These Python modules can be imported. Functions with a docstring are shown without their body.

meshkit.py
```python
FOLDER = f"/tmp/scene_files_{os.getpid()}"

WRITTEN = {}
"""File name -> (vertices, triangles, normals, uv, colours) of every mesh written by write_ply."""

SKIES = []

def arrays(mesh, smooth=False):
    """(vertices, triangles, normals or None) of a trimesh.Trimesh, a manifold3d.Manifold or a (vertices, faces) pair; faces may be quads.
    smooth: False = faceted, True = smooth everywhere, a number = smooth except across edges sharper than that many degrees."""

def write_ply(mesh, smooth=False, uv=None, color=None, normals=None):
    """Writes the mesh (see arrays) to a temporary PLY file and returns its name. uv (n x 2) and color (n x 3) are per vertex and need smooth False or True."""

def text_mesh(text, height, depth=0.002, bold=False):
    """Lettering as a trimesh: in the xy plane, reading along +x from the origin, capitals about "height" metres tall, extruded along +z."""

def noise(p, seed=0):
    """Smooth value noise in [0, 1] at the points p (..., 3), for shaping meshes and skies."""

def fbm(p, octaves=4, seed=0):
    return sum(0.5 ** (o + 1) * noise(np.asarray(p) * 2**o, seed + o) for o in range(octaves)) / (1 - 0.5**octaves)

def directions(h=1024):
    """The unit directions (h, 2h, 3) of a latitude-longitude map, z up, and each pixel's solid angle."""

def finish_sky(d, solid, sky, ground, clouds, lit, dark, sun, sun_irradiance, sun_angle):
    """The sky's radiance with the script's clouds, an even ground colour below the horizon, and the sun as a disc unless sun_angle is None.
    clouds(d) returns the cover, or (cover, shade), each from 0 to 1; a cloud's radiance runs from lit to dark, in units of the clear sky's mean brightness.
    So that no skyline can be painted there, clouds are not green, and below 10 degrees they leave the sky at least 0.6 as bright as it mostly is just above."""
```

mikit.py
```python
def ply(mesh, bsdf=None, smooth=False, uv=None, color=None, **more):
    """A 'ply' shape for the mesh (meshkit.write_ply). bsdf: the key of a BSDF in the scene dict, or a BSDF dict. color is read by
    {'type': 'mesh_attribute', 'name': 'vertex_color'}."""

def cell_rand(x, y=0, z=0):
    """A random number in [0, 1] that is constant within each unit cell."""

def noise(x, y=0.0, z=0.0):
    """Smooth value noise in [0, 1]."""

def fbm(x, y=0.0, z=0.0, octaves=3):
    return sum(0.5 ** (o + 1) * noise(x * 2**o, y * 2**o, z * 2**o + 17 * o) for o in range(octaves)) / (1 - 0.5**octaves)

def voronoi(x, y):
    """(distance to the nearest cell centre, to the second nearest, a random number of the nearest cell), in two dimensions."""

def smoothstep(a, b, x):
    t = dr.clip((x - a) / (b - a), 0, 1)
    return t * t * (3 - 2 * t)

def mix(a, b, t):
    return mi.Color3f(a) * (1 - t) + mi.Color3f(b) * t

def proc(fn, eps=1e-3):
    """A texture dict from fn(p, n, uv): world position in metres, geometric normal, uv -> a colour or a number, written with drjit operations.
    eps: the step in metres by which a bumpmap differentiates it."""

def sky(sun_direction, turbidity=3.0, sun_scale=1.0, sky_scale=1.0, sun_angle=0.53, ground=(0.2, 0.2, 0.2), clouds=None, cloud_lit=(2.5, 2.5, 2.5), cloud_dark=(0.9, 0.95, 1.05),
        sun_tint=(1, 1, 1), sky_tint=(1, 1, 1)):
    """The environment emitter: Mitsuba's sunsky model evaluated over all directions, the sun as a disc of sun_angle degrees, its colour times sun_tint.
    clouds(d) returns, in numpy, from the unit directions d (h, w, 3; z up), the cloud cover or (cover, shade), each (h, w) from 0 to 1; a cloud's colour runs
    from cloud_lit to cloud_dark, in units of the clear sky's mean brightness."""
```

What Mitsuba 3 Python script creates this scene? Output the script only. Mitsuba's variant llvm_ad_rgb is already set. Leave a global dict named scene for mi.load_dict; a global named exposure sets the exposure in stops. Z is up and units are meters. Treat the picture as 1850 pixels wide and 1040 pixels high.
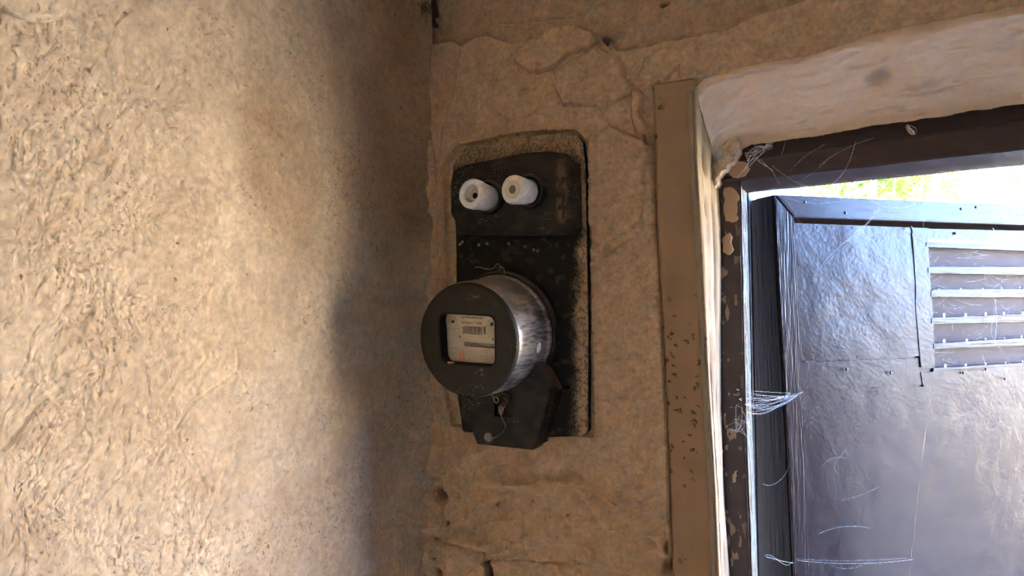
import math, random
import numpy as np, trimesh, manifold3d as m3
import drjit as dr, mitsuba as mi
import shapely.geometry as sg
from shapely import affinity
import mikit
from mikit import proc, noise, fbm, voronoi, smoothstep, mix, cell_rand
import meshkit
nfbm = meshkit.fbm
T = mi.ScalarTransform4f
rng = np.random.default_rng(7)
random.seed(7)
scene, labels = {}, {}

# ------------------------------------------------------------------ camera, sky, exposure
exposure = 7.4
CAM = np.array([.463, -.78, 1.62])
yaw, pitch, roll = np.radians([25.0, 1.0, 0.8])
fwd = np.array([-np.sin(yaw)*np.cos(pitch), np.cos(yaw)*np.cos(pitch), np.sin(pitch)])
r0 = np.cross(fwd, [0, 0, 1]); r0 /= np.linalg.norm(r0)
up = np.cos(roll)*np.cross(r0, fwd) + np.sin(roll)*r0
scene['camera'] = {'type': 'perspective', 'fov': 2*math.degrees(math.atan(925/1230)), 'fov_axis': 'x', 'near_clip': .02,
                   'to_world': T().look_at(origin=CAM.tolist(), target=(CAM+fwd).tolist(), up=up.tolist())}
scene['sky'] = mikit.sky((.22, -.62, .90), turbidity=2.3, sun_scale=1.5, ground=(.20, .18, .14), sky_tint=(.69, .94, 1.37))

# ------------------------------------------------------------------ helpers
def plain(rgb, rough=.8, spec=.4, metallic=0., **k):
    c = rgb if isinstance(rgb, dict) else {'type': 'rgb', 'value': list(rgb)}
    return {'type': 'principled', 'base_color': c, 'roughness': rough, **({} if spec is None else {'specular': spec}), 'metallic': metallic, **k}

def bump(tex, inner, scale=1.0):
    return {'type': 'bumpmap', 'tex': tex, 'scale': scale, 'inner': inner}

def mat(name, b):
    scene['mat_'+name] = {'type': 'twosided', 'inner': b}
    return 'mat_'+name

def free(key):
    if key not in scene and not any(k.startswith(key+'__') for k in scene) and key not in labels:
        return key
    i = 1
    while f'{key}_{i:03d}' in scene or f'{key}_{i:03d}' in labels or any(k.startswith(f'{key}_{i:03d}__') for k in scene):
        i += 1
    return f'{key}_{i:03d}'

def put(name, mesh, m, parent=None, label=None, cat=None, group=None, kind=None, **k):
    key = free(name if parent is None else parent+'__'+name)
    scene[key] = mikit.ply(mesh, m, **k)
    d = {}
    for a, b in (('label', label), ('category', cat), ('group', group), ('kind', kind)):
        if b: d[a] = b
    if d: labels[key] = d
    return key

def thing(name, label, cat, group=None, kind=None):
    key = free(name)
    labels[key] = {'label': label, 'category': cat}
    if group: labels[key]['group'] = group
    if kind: labels[key]['kind'] = kind
    return key

def cat_(*ms):
    return trimesh.util.concatenate([to_tm(m) for m in ms])

def to_tm(m):
    if hasattr(m, 'to_mesh'):
        q = m.to_mesh()
        return trimesh.Trimesh(q.vert_properties[:, :3], q.tri_verts, process=False)
    return m

def xf(m, M):
    m = to_tm(m).copy(); m.apply_transform(M); return m

def frame(o, x, y, z):
    M = np.eye(4); M[:3, 0], M[:3, 1], M[:3, 2], M[:3, 3] = x, y, z, o
    return M

def nrm(v): return np.asarray(v, float)/np.linalg.norm(v)

def rbox(lo, hi, r=.001, seg=6):
    """box with rounded edges"""
    lo, hi = np.array(lo, float), np.array(hi, float)
    lo, hi = np.minimum(lo, hi), np.maximum(lo, hi)
    r = min(r, (hi-lo).min()*.49)
    s = m3.Manifold.sphere(r, seg)
    return m3.Manifold.batch_hull([s.translate([a, b, c]) for a in (lo[0]+r, hi[0]-r) for b in (lo[1]+r, hi[1]-r) for c in (lo[2]+r, hi[2]-r)])

def CS(*polys):
    return m3.CrossSection([[tuple(map(float, q)) for q in p] for p in polys], m3.FillRule.EvenOdd)

def bevel_prism(poly, d0, d1, b=.001, steps=3):
    """polygon (x,y) extruded from z=d0 to z=d1, with the z=d1 edge rounded by b (m3)"""
    cs = CS(poly)
    parts = [cs.extrude(d1-d0-b).translate([0, 0, d0])]
    for i in range(steps):
        a0, a1 = i/steps*math.pi/2, (i+1)/steps*math.pi/2
        z0, z1 = d1-b+b*math.sin(a0), d1-b+b*math.sin(a1)
        parts.append(cs.offset(-b*(1-math.cos((a0+a1)/2)), m3.JoinType.Round, 2, 12).extrude(z1-z0).translate([0, 0, z0]))
    return m3.Manifold.batch_boolean(parts, m3.OpType.Add)

def rrect(x0, y0, x1, y1, r, n=8):
    p = []
    for cx, cy, a in ((x1-r, y1-r, 0), (x0+r, y1-r, 90), (x0+r, y0+r, 180), (x1-r, y0+r, 270)):
        for i in range(n+1):
            t = math.radians(a+90*i/n); p.append((cx+r*math.cos(t), cy+r*math.sin(t)))
    return p

def round_poly(poly, r):
    g = sg.Polygon(poly).buffer(-r, join_style=2).buffer(r, quad_segs=6)
    return [tuple(p) for p in np.array(g.exterior.coords)[:-1]]

def wobble(poly, step=.004, amp=.0006, seed=0, freq=120):
    """a closed outline resampled and made uneven"""
    g = sg.Polygon(poly).exterior
    n = max(12, int(g.length/step))
    P = np.array([g.interpolate(i/n, normalized=True).coords[0] for i in range(n)])
    q = np.c_[P*freq, np.zeros(n)]
    return P + amp*2*np.c_[nfbm(q, 3, seed)-.5, nfbm(q, 3, seed+9)-.5]

def rough_slab(poly, d, M, amp, scale, step=.0025, fall=.004, seed=5, thick=None):
    """an outline with a lumpy front that drops towards its edge"""
    g = sg.Polygon(poly).buffer(0)
    if g.geom_type != 'Polygon': g = max(g.geoms, key=lambda q: q.area)
    x0, y0, x1, y1 = g.bounds
    inner = [(x, y) for x in np.arange(x0, x1, step) for y in np.arange(y0, y1, step) if g.buffer(-step*.5).contains(sg.Point(x, y))]
    from scipy.spatial import Delaunay
    B = np.array(g.exterior.coords)[:-1]
    pts = np.vstack([B, np.array(inner).reshape(-1, 2)])
    F_ = Delaunay(pts).simplices
    F_ = F_[[g.contains(sg.Point(*pts[t].mean(0))) for t in F_]]
    a = pts[F_]; cr_ = np.cross(a[:, 1]-a[:, 0], a[:, 2]-a[:, 0]); F_[cr_ < 0] = F_[cr_ < 0][:, ::-1]
    dist = segdist(pts, B, True)
    z = d-(fall*np.exp(-dist/.003))+amp*n2(pts, scale, 3, seed)*np.clip(dist/.002, .2, 1)
    N = len(pts); zb = d-(d+.004 if thick is None else thick)
    ed = np.vstack([F_[:, [0, 1]], F_[:, [1, 2]], F_[:, [2, 0]]]); S = {tuple(e) for e in ed}
    side = []
    for a_, b_ in S:
        if (b_, a_) not in S: side += [(a_, a_+N, b_), (b_, a_+N, b_+N)]
    return xf(trimesh.Trimesh(np.vstack([np.c_[pts, z], np.c_[pts, np.full(N, zb)]]), np.vstack([F_, F_[:, ::-1]+N, side]), process=False), M)

def lathe(profile, n=72):
    return trimesh.creation.revolve(np.array(profile, float), sections=n)

def tube(pts, r, sides=6):
    p = np.asarray(pts, float)
    if len(p) < 2: return None
    t = np.gradient(p, axis=0); t /= np.linalg.norm(t, axis=1, keepdims=True)+1e-12
    a = np.cross(t, np.where(np.abs(t[:, 2:]) < .9, [0, 0, 1.], [1., 0, 0])); a /= np.linalg.norm(a, axis=1, keepdims=True)+1e-12
    b = np.cross(t, a); ang = np.arange(sides)*2*np.pi/sides
    rr = np.broadcast_to(r, (len(p),))
    v = p[:, None]+rr[:, None, None]*(np.cos(ang)[None, :, None]*a[:, None]+np.sin(ang)[None, :, None]*b[:, None])
    i, j = np.meshgrid(np.arange(len(p)-1), np.arange(sides), indexing='ij')
    q = np.stack([i*sides+j, i*sides+(j+1) % sides, (i+1)*sides+(j+1) % sides, (i+1)*sides+j], -1).reshape(-1, 4)
    f = np.vstack([q[:, [0, 1, 2]], q[:, [0, 2, 3]]])
    n0 = len(p)*sides
    v = np.vstack([v.reshape(-1, 3), p[:1], p[-1:]])
    k = np.arange(sides)
    f = np.vstack([f, np.stack([k*0+n0, (k+1) % sides, k], 1), np.stack([k*0+n0+1, (len(p)-1)*sides+k, (len(p)-1)*sides+(k+1) % sides], 1)])
    return trimesh.Trimesh(v, f, process=False)

def bend(pts, n=20, smooth=True):
    """a smooth curve through points"""
    from scipy.interpolate import CubicSpline
    p = np.asarray(pts, float)
    if len(p) == 2: return p[0]+(p[1]-p[0])*np.linspace(0, 1, n)[:, None]
    s = np.r_[0, np.cumsum(np.linalg.norm(np.diff(p, axis=0), axis=1))]
    return CubicSpline(s, p)(np.linspace(0, s[-1], n))

def resample(P, n):
    P = np.asarray(P, float)
    s = np.r_[0, np.cumsum(np.linalg.norm(np.diff(P, axis=0), axis=1))]
    return np.stack([np.interp(np.linspace(0, s[-1], n), s, P[:, k]) for k in range(P.shape[1])], 1)

def grid_faces(nu, nv, flip=False):
    i, j = np.meshgrid(np.arange(nu-1), np.arange(nv-1), indexing='ij')
    a = (i*nv+j).ravel(); b = a+nv; c = b+1; d = a+1
    return np.vstack([np.c_[a, b, c], np.c_[a, c, d]]) if not flip else np.vstack([np.c_[a, c, b], np.c_[a, d, c]])

def ruled(A, B, nu, nv, disp=None, thick=.008, face=None, bow=None):
    """a slab between two 3-D polylines, its front displaced by disp(points, u, v) along the normal that looks to 'face'; closed at the back"""
    A, B = resample(A, nv), resample(B, nv)
    u = np.linspace(0, 1, nu)
    P = A[None]*(1-u[:, None, None])+B[None]*u[:, None, None]
    du = np.gradient(P, axis=0); dv = np.gradient(P, axis=1)
    n = np.cross(du, dv); n /= np.linalg.norm(n, axis=2, keepdims=True)+1e-12
    c = P.mean((0, 1)); tgt = CAM if face is None else np.asarray(face, float)
    flip = ((tgt-c)@n.mean((0, 1))) < 0
    if flip: n = -n
    uu, vv = np.meshgrid(u, np.linspace(0, 1, nv), indexing='ij')
    Q = P.copy()
    col = None
    if disp is not None:
        h = disp(P.reshape(-1, 3), uu.ravel(), vv.ravel())
        if isinstance(h, tuple): h, col = h
        Q = P+n*h.reshape(nu, nv, 1)
    front = Q.reshape(-1, 3); back = (P-n*thick).reshape(-1, 3)
    f = grid_faces(nu, nv, flip); N = nu*nv
    edge = [i*nv for i in range(nu)]+[(nu-1)*nv+j for j in range(1, nv)]+[i*nv+nv-1 for i in range(nu-2, -1, -1)]+[j for j in range(nv-2, 0, -1)]
    e = np.array(edge); e2 = np.roll(e, -1)
    side = np.vstack([np.c_[e, e+N, e2], np.c_[e2, e+N, e2+N]])
    if flip: side = side[:, ::-1]
    side = side[:, ::-1]
    V = np.vstack([front, back]); F = np.vstack([f, f[:, ::-1]+N, side])
    mesh = trimesh.Trimesh(V, F, process=False)
    if col is not None: return mesh, np.vstack([col, col])
    return mesh

def segdist(P, line, closed=False):
    L_ = np.asarray(line, float)
    if closed: L_ = np.vstack([L_, L_[:1]])
    best = np.full(len(P), 1e9)
    for a, b in zip(L_[:-1], L_[1:]):
        d = b-a; t = np.clip(((P-a)@d)/(d@d+1e-18), 0, 1)
        best = np.minimum(best, ((P-a-t[:, None]*d)**2).sum(1))
    return np.sqrt(best)

def signed(P, poly):
    d = segdist(P, poly, True); L_ = np.asarray(poly, float)
    ins = np.zeros(len(P), bool)
    for a, b in zip(L_, np.roll(L_, -1, 0)):
        c = (a[1] > P[:, 1]) != (b[1] > P[:, 1])
        ins ^= c & (P[:, 0] < (b[0]-a[0])*(P[:, 1]-a[1])/(b[1]-a[1]+1e-18)+a[0])
    return np.where(ins, d, -d)

def sstep(a, b, x):
    t = np.clip((x-a)/(b-a), 0, 1); return t*t*(3-2*t)

def n2(P, s, o=3, seed=0):
    return nfbm(np.c_[P/s, np.full(len(P), seed*3.7)], o, seed)*2-1

# ------------------------------------------------------------------ materials
def plaster_left_color(p, n, uv):
    y, z = p.y, p.z
    a = fbm(y*9+3, z*9, 1.5, 4)
    b = fbm(y*190, z*190, 2.5, 3)
    c = mix((.435, .345, .24), (.53, .435, .31), smoothstep(.3, .7, a))
    c = c*(.66+.68*b)
    dens = smoothstep(.40, .66, fbm(y*13, z*13, 7.5, 3))
    pit = smoothstep(.60, .74, fbm(y*520+fbm(y*60, z*60, 4, 2)*6, z*430, 1.7, 2)-.11+.12*dens)
    pit2 = smoothstep(.72, .80, fbm(y*170+2, z*150, 6.3, 3)-.03+.035*dens)
    c = mix(c, (.22, .145, .085), .55*pit)  # pit grime that also paints in the shade inside the pits
    c = mix(c, (.13, .08, .05), .75*pit2)
    st = smoothstep(.56, .74, fbm(y*22+5, z*30, 3.3, 4))
    c = mix(c, (.34, .235, .15), .35*st)
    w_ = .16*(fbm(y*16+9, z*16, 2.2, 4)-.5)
    g_ = dr.maximum(smoothstep(-.30, -.06, y+w_)*smoothstep(1.60, 1.74, z+w_*.8), .8*smoothstep(.075, .03, dr.sqrt(dr.square(y+.255)+dr.square((z-1.765)*.6))+w_*.35))  # brown grime, plus the dimming towards the corner painted into the colour
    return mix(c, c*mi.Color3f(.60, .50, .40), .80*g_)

def plaster_left_bump(p, n, uv):
    y, z = p.y, p.z
    h = fbm(y*230, z*230, 1.0, 3)*.0026+fbm(y*620, z*620, 5.0, 2)*.0006
    return h-.0008*smoothstep(.55, .75, fbm(y*520+fbm(y*60, z*60, 4, 2)*6, z*430, 1.7, 2))

VC = {'type': 'mesh_attribute', 'name': 'vertex_color'}
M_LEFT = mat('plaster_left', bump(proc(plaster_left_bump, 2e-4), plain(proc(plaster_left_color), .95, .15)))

def plaster_back_bump(p, n, uv):
    x, z, y = p.x, p.z, p.y
    return fbm(x*90, z*90, y*90, 3)*.0030+fbm(x*300, z*300, y*300, 3)*.0024+fbm(x*900, z*900, y*900, 2)*.0005
M_BACK = mat('plaster_back', bump(proc(plaster_back_bump, 2e-4), plain(VC, .95, .15)))

def casing_color(p, n, uv):
    x, z = p.x, p.z
    c = mix((.31, .205, .105), (.40, .27, .15), fbm(x*30, z*30, 0, 3))
    f1, f2, w = voronoi(x*120+fbm(x*300, z*300, 0, 2)*.9, z*120+fbm(x*300, z*300, 4, 2)*.9)
    k = smoothstep(.30, .18, f1)*smoothstep(.72, .74, w)*smoothstep(.42, .62, fbm(x*25, z*11, 5, 3))
    return mix(c, (.085, .035, .015), .85*k)
M_CASING = mat('casing', bump(proc(plaster_back_bump, 2e-4), plain(proc(casing_color), .85, .25)))
M_WOOD_VC = mat('old_white_wood', plain(VC, .8, .25))
M_PLAIN_PLASTER = mat('room_plaster', plain((.82, .74, .62), .95, .1))
M_FLOOR = mat('floor_boards', plain((.50, .38, .26), .7, .3))
M_FACADE = mat('facade_render', plain((.50, .45, .38), .95, .1))

def brown_color(p, n, uv):
    g = fbm(p.x*20+p.z*60, p.y*20, p.z*8, 3)
    c = mix((.026, .016, .014), (.050, .032, .028), g)
    k = smoothstep(.64, .67, fbm(p.x*190, p.y*60, p.z*60, 3))
    return mix(c, (.36, .24, .13), .75*k*smoothstep(1.765, 1.66, p.z)*smoothstep(.372, .350, p.x))
M_FRAME = mat('brown_frame_paint', bump(proc(lambda p, n, uv: fbm(p.x*160, p.y*160, p.z*24, 3)*.0006, 3e-4), plain(proc(brown_color), .42, .5)))

def leaf_color(p, n, uv):
    g = fbm(p.x*35, p.y*35, p.z*35, 3)
    return mix((.022, .014, .016), (.036, .023, .026), g)
def leaf_bump(p, n, uv):
    return fbm(p.x*230, p.y*230, p.z*230, 3)*.00030+fbm(p.x*60, p.y*60, p.z*60, 2)*.0003
M_SHEET = mat('brown_gloss_sheet', bump(proc(leaf_bump, 3e-4), plain(proc(leaf_color), .29, .45)))
def rail_bump(p, n, uv):
    s = p.x*.731+p.y*.682
    return fbm(s*420, p.z*30, 2., 3)*.00045
M_STILE = mat('brown_gloss_wood', bump(proc(rail_bump, 3e-4), plain(proc(leaf_color), .29, .45)))
M_RAIL = mat('brown_gloss_rail', bump(proc(lambda p, n, uv: fbm((p.x*.731+p.y*.682)*22, p.z*300, 2., 3)*.0005, 3e-4), plain(proc(leaf_color), .27, .45)))
M_EDGE = mat('shaded_stile_edge', bump(proc(lambda p, n, uv: fbm((p.x*.682-p.y*.731)*300, p.z*14, 2., 3)*.0006, 3e-4), plain((.018, .012, .009), .9, .1)))  # coloured dark for the shade on the hinge edge and under the rail
M_PLANK = mat('vent_plank_wood', bump(proc(lambda p, n, uv: fbm((p.x*.731+p.y*.682)*14, p.z*420, 2., 3)*.0007, 3e-4), plain((.045, .027, .024), .6, .4)))

def board_color(p, n, uv):
    x, z = p.x, p.z
    g = fbm(x*500, z*500, 0, 3)
    e = smoothstep(.190, .209, x+.016*(fbm(x*40, z*40, 3, 3)-.5)+.009*smoothstep(1.72, 1.58, z))
    t = smoothstep(1.775, 1.80, z+.02*(fbm(x*60, z*60, 9, 3)-.5))
    d = dr.clip(e*.95+t*.8, 0, 1)*smoothstep(-.016, -.0195, p.y)
    c = mix((.012, .012, .009), mix((.44, .31, .175), (.22, .15, .08), smoothstep(.48, .66, fbm(x*520, z*420, 6, 3))), d*smoothstep(.25, .75, g+.55*d-.12))
    return mix(c, (.10, .085, .055), .30*smoothstep(.55, .8, fbm(x*130, z*130, 4, 3)))
M_BOARD = mat('meter_board', bump(proc(lambda p, n, uv: fbm(p.x*520, p.y*520, p.z*520, 3)*.0006, 2e-4), plain(proc(board_color), .8, .3)))
STREAK = ([(0.1859,1.7442)][0][0], [(0.1852,1.7060)][0][1], [(0.1865,1.7837)][0][1])
def bak_color(p, n, uv):
    g = fbm(p.x*75, p.y*75, p.z*75, 4)
    c = mix((.008, .008, .006), (.022, .021, .015), smoothstep(.35, .75, g))
    d = smoothstep(.62, .72, noise(p.x*620, p.y*620, p.z*620))*smoothstep(.5, .75, fbm(p.x*60, p.z*60, p.y*60, 2))
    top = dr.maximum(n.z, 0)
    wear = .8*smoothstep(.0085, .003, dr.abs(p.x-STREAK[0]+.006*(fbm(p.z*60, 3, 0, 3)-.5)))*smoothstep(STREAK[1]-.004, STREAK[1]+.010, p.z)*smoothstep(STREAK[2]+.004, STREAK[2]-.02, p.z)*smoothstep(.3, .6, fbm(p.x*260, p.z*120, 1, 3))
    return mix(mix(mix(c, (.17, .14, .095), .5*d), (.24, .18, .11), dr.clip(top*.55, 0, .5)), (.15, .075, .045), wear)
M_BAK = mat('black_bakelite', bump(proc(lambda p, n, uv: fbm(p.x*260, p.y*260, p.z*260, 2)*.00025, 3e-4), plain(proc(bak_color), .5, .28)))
def face_color(p, n, uv):
    g = fbm(p.x*60, p.y*60, p.z*60, 4)
    c = mix((.013, .014, .009), (.027, .027, .019), g)
    return mix(c, (.16, .14, .10), .5*smoothstep(.66, .72, noise(p.x*420, p.y*420, p.z*420))*smoothstep(.55, .7, fbm(p.x*45, p.y*45, p.z*45, 2)))
M_FACE = mat('black_face_paint', bump(proc(lambda p, n, uv: fbm(p.x*300, p.y*300, p.z*300, 2)*.00015, 3e-4), plain(proc(face_color), .5, .28)))
def case_color(p, n, uv):
    a = fbm(p.x*55, p.y*35, p.z*55, 4)
    s = fbm(p.x*340, p.y*60, p.z*340, 3)
    c = mix((.085, .085, .083), (.33, .32, .30), smoothstep(.38, .66, a*.6+s*.42))
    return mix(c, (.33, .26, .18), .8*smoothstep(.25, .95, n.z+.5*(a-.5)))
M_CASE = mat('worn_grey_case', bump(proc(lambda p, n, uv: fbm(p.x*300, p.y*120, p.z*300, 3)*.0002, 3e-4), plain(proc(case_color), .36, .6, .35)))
M_CERAMIC = mat('white_porcelain', plain(proc(lambda p, n, uv: mix((.78, .75, .67), (.88, .86, .80), smoothstep(.3, .6, fbm(p.x*190, p.y*190, p.z*190, 3)))), .25, .5))
M_RECESS = mat('shaded_cone', plain((.46, .44, .38), .5, .4))  # greyer than the body to paint in the shade inside the cone
M_CREAMCER = mat('cream_insert', plain((.66, .60, .46), .5, .4))
M_BLACK = mat('matt_black', plain((.008, .008, .008), .8, .2))
M_GREYC = mat('grey_contact', plain((.17, .155, .12), .5, .5))
M_DIAL = mat('cream_dial', plain(proc(lambda p, n, uv: mix((.40, .335, .20), (.52, .45, .29), fbm(p.x*90, p.y*90, p.z*90, 3))), .6, .3))
M_DIAL2 = mat('cream_dial_lower', plain(proc(lambda p, n, uv: mix((.34, .28, .165), (.50, .43, .28), fbm(p.x*60, p.y*60, p.z*420, 3))), .5, .4))
M_INK = mat('brown_ink', plain((.06, .045, .028), .8, .2))
M_REG = mat('register_drum', plain((.085, .068, .05), .5, .4))
M_SLOT = mat('slot_metal', plain((.10, .085, .065), .35, .5, .5))
M_ORANGE = mat('orange_flake', plain((.52, .20, .07), .7, .3))
M_LEAD = mat('lead_seal', plain((.20, .19, .165), .6, .5, .3))
M_WIRE = mat('seal_wire', plain((.24, .19, .12), .5, .5, .4))
M_YELLOW = mat('yellow_thread', plain((.50, .38, .14), .8, .2))
M_WHITEPAINT = mat('white_paint', plain((.72, .71, .68), .7, .3))
M_STEEL = mat('dull_steel', plain((.30, .27, .23), .45, .5, .6))
M_WEB = mat('cobweb_silk', plain((.62, .60, .55), .8, .2))
M_DARKWEB = mat('sooty_web', plain((.045, .04, .035), .9, .1))
M_BLUE = mat('old_blue_paint', plain((.40, .47, .46), .85, .2))
M_CHIP = mat('tan_chip', plain((.42, .30, .19), .9, .2))
M_TURQ = mat('turquoise_old_paint', bump(proc(lambda p, n, uv: fbm(p.x*200, p.y*260, p.z*45, 3)*.0016, 3e-4),
             plain(proc(lambda p, n, uv: mix(mix((.09, .12, .108), (.17, .20, .175), fbm(p.x*50, p.y*90, p.z*30, 3)), (.05, .055, .06), smoothstep(.60, .68, fbm(p.x*30, p.y*190, p.z*36, 3)))), .7, .3)))
scene['mat_glass'] = {'type': 'thindielectric', 'int_ior': 1.5}

# ------------------------------------------------------------------ setting: left wall
X0 = -.027
ZD0, ZD1 = 1.20, 2.03
def lines(lo, d0, d1, hi, step, out=6):
    a = np.linspace(lo, d0, out, endpoint=False) if d0 > lo else np.zeros(0)
    m = np.linspace(d0, d1, int(round((d1-d0)/step))+1)
    b = np.linspace(d1, hi, out)[1:] if hi > d1 else np.zeros(0)
    return np.r_[a, m, b]
ys = lines(-1.7, -.56, 0.0, 0.0, .0013); zs = lines(0, ZD0+.17, ZD1, 2.4, .0013)
zs = lines(0, ZD0, ZD1, 2.4, .0013)
YY, ZZ = np.meshgrid(ys, zs, indexing='ij'); P = np.c_[YY.ravel(), ZZ.ravel()]
h = .0035*n2(P, .09, 3, 1)+.0013*n2(P, .022, 3, 2)+.0007*n2(P, .007, 2, 3)
h += .011*np.exp(P[:, 0]/.010)*(1+.35*n2(P, .02, 2, 4))                        # plaster runs round into the corner
for ln, dp, w in (
    ([(-0.5190,1.5264),(-0.4986,1.5502),(-0.4803,1.5629),(-0.4565,1.5721),(-0.4371,1.5765)], .0012, .003),
    ([(-0.3255,1.5891),(-0.3212,1.5636),(-0.3382,1.5504),(-0.3704,1.5377),(-0.3867,1.5195),(-0.3841,1.5031),(-0.3652,1.4805),(-0.3585,1.4600),(-0.3521,1.4584)], .0009, .0016),
    ([(-0.3740,1.4062),(-0.3656,1.4267),(-0.3451,1.4541),(-0.3231,1.4934)], .0006, .002)):
    q = P+np.c_[n2(P, .012, 2, 5), n2(P, .012, 2, 6)]*.0012
    h -= dp*np.exp(-(segdist(q, ln)/w)**2)
pits = [(-0.4272,1.7862),(-0.3713,1.8110),(-0.2684,1.7855),(-0.1504,1.7960),(-0.0556,1.7955),(-0.4448,1.7529),(-0.5025,1.7845),(-0.3521,1.4584),(-0.4010,1.7031),(-0.3801,1.7220),(-0.4304,1.5843),(-0.4523,1.5554),(-0.2323,1.3896),(-0.3857,1.6705),(-0.4130,1.7790)]
for (py, pz) in pits:
    d = np.hypot((P[:, 0]-py), (P[:, 1]-pz)*.75); h -= .0022*np.exp(-(d/.0016)**2)
V = np.c_[X0+h, P]
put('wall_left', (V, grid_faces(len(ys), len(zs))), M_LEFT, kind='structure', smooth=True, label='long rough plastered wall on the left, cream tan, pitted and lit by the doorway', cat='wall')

# ------------------------------------------------------------------ setting: back wall round the meter and over the door
OPEN = [(0.3310,1.8517),(0.3325,1.7671),(0.3357,1.6798),(0.3406,1.5194),(0.3451,1.4097),(0.3474,1.3128)]
OPEN_TOP = [(0.3310,1.8517),(0.3421,1.8626),(0.3836,1.8716),(0.4582,1.8744),(0.4996,1.8839),(0.5673,1.8883),(0.6338,1.8905)]
HEAD_R = [(1.20, OPEN_TOP[-1][1]+.005)]
opening = [(1.12, -.1), (OPEN[-1][0]+.003, -.1)]+[(x, z) for x, z in OPEN[::-1]]+list(OPEN_TOP[1:])+[(1.12, HEAD_R[0][1])]
xs = lines(X0-.03, X0-.004, .66, 1.7, .0013, 5)
xs = np.unique(np.r_[xs, 1.12])
XX, ZZ = np.meshgrid(xs, zs, indexing='ij'); P = np.c_[XX.ravel(), ZZ.ravel()]
J = P+np.c_[n2(P, .022, 3, 11), n2(P, .022, 3, 12)]*.0036+np.c_[n2(P, .006, 3, 13), n2(P, .006, 3, 14)]*.0022
vary = np.clip(.55+1.1*n2(P, .018, 3, 15), .05, 1.3)
low = 1-sstep(1.36, 1.46, P[:, 1])
h = .0045*n2(P, .08, 3, 21)+.0036*n2(P, .026, 3, 22)+.0012*n2(P, .008, 3, 23)
rg_ = 1-np.abs(n2(P*np.array([.6, 1.3])+n2(P, .05, 2, 26)[:, None]*.02, .045, 3, 25))*2.2
h += low*(.0100*n2(P, .035, 3, 24)+.0085*np.clip(rg_, 0, 1)**2)
dirt_shade = np.zeros(len(P)); warm = np.zeros(len(P))  # crevice and hole darkening: grime with recess shade painted in
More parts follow.
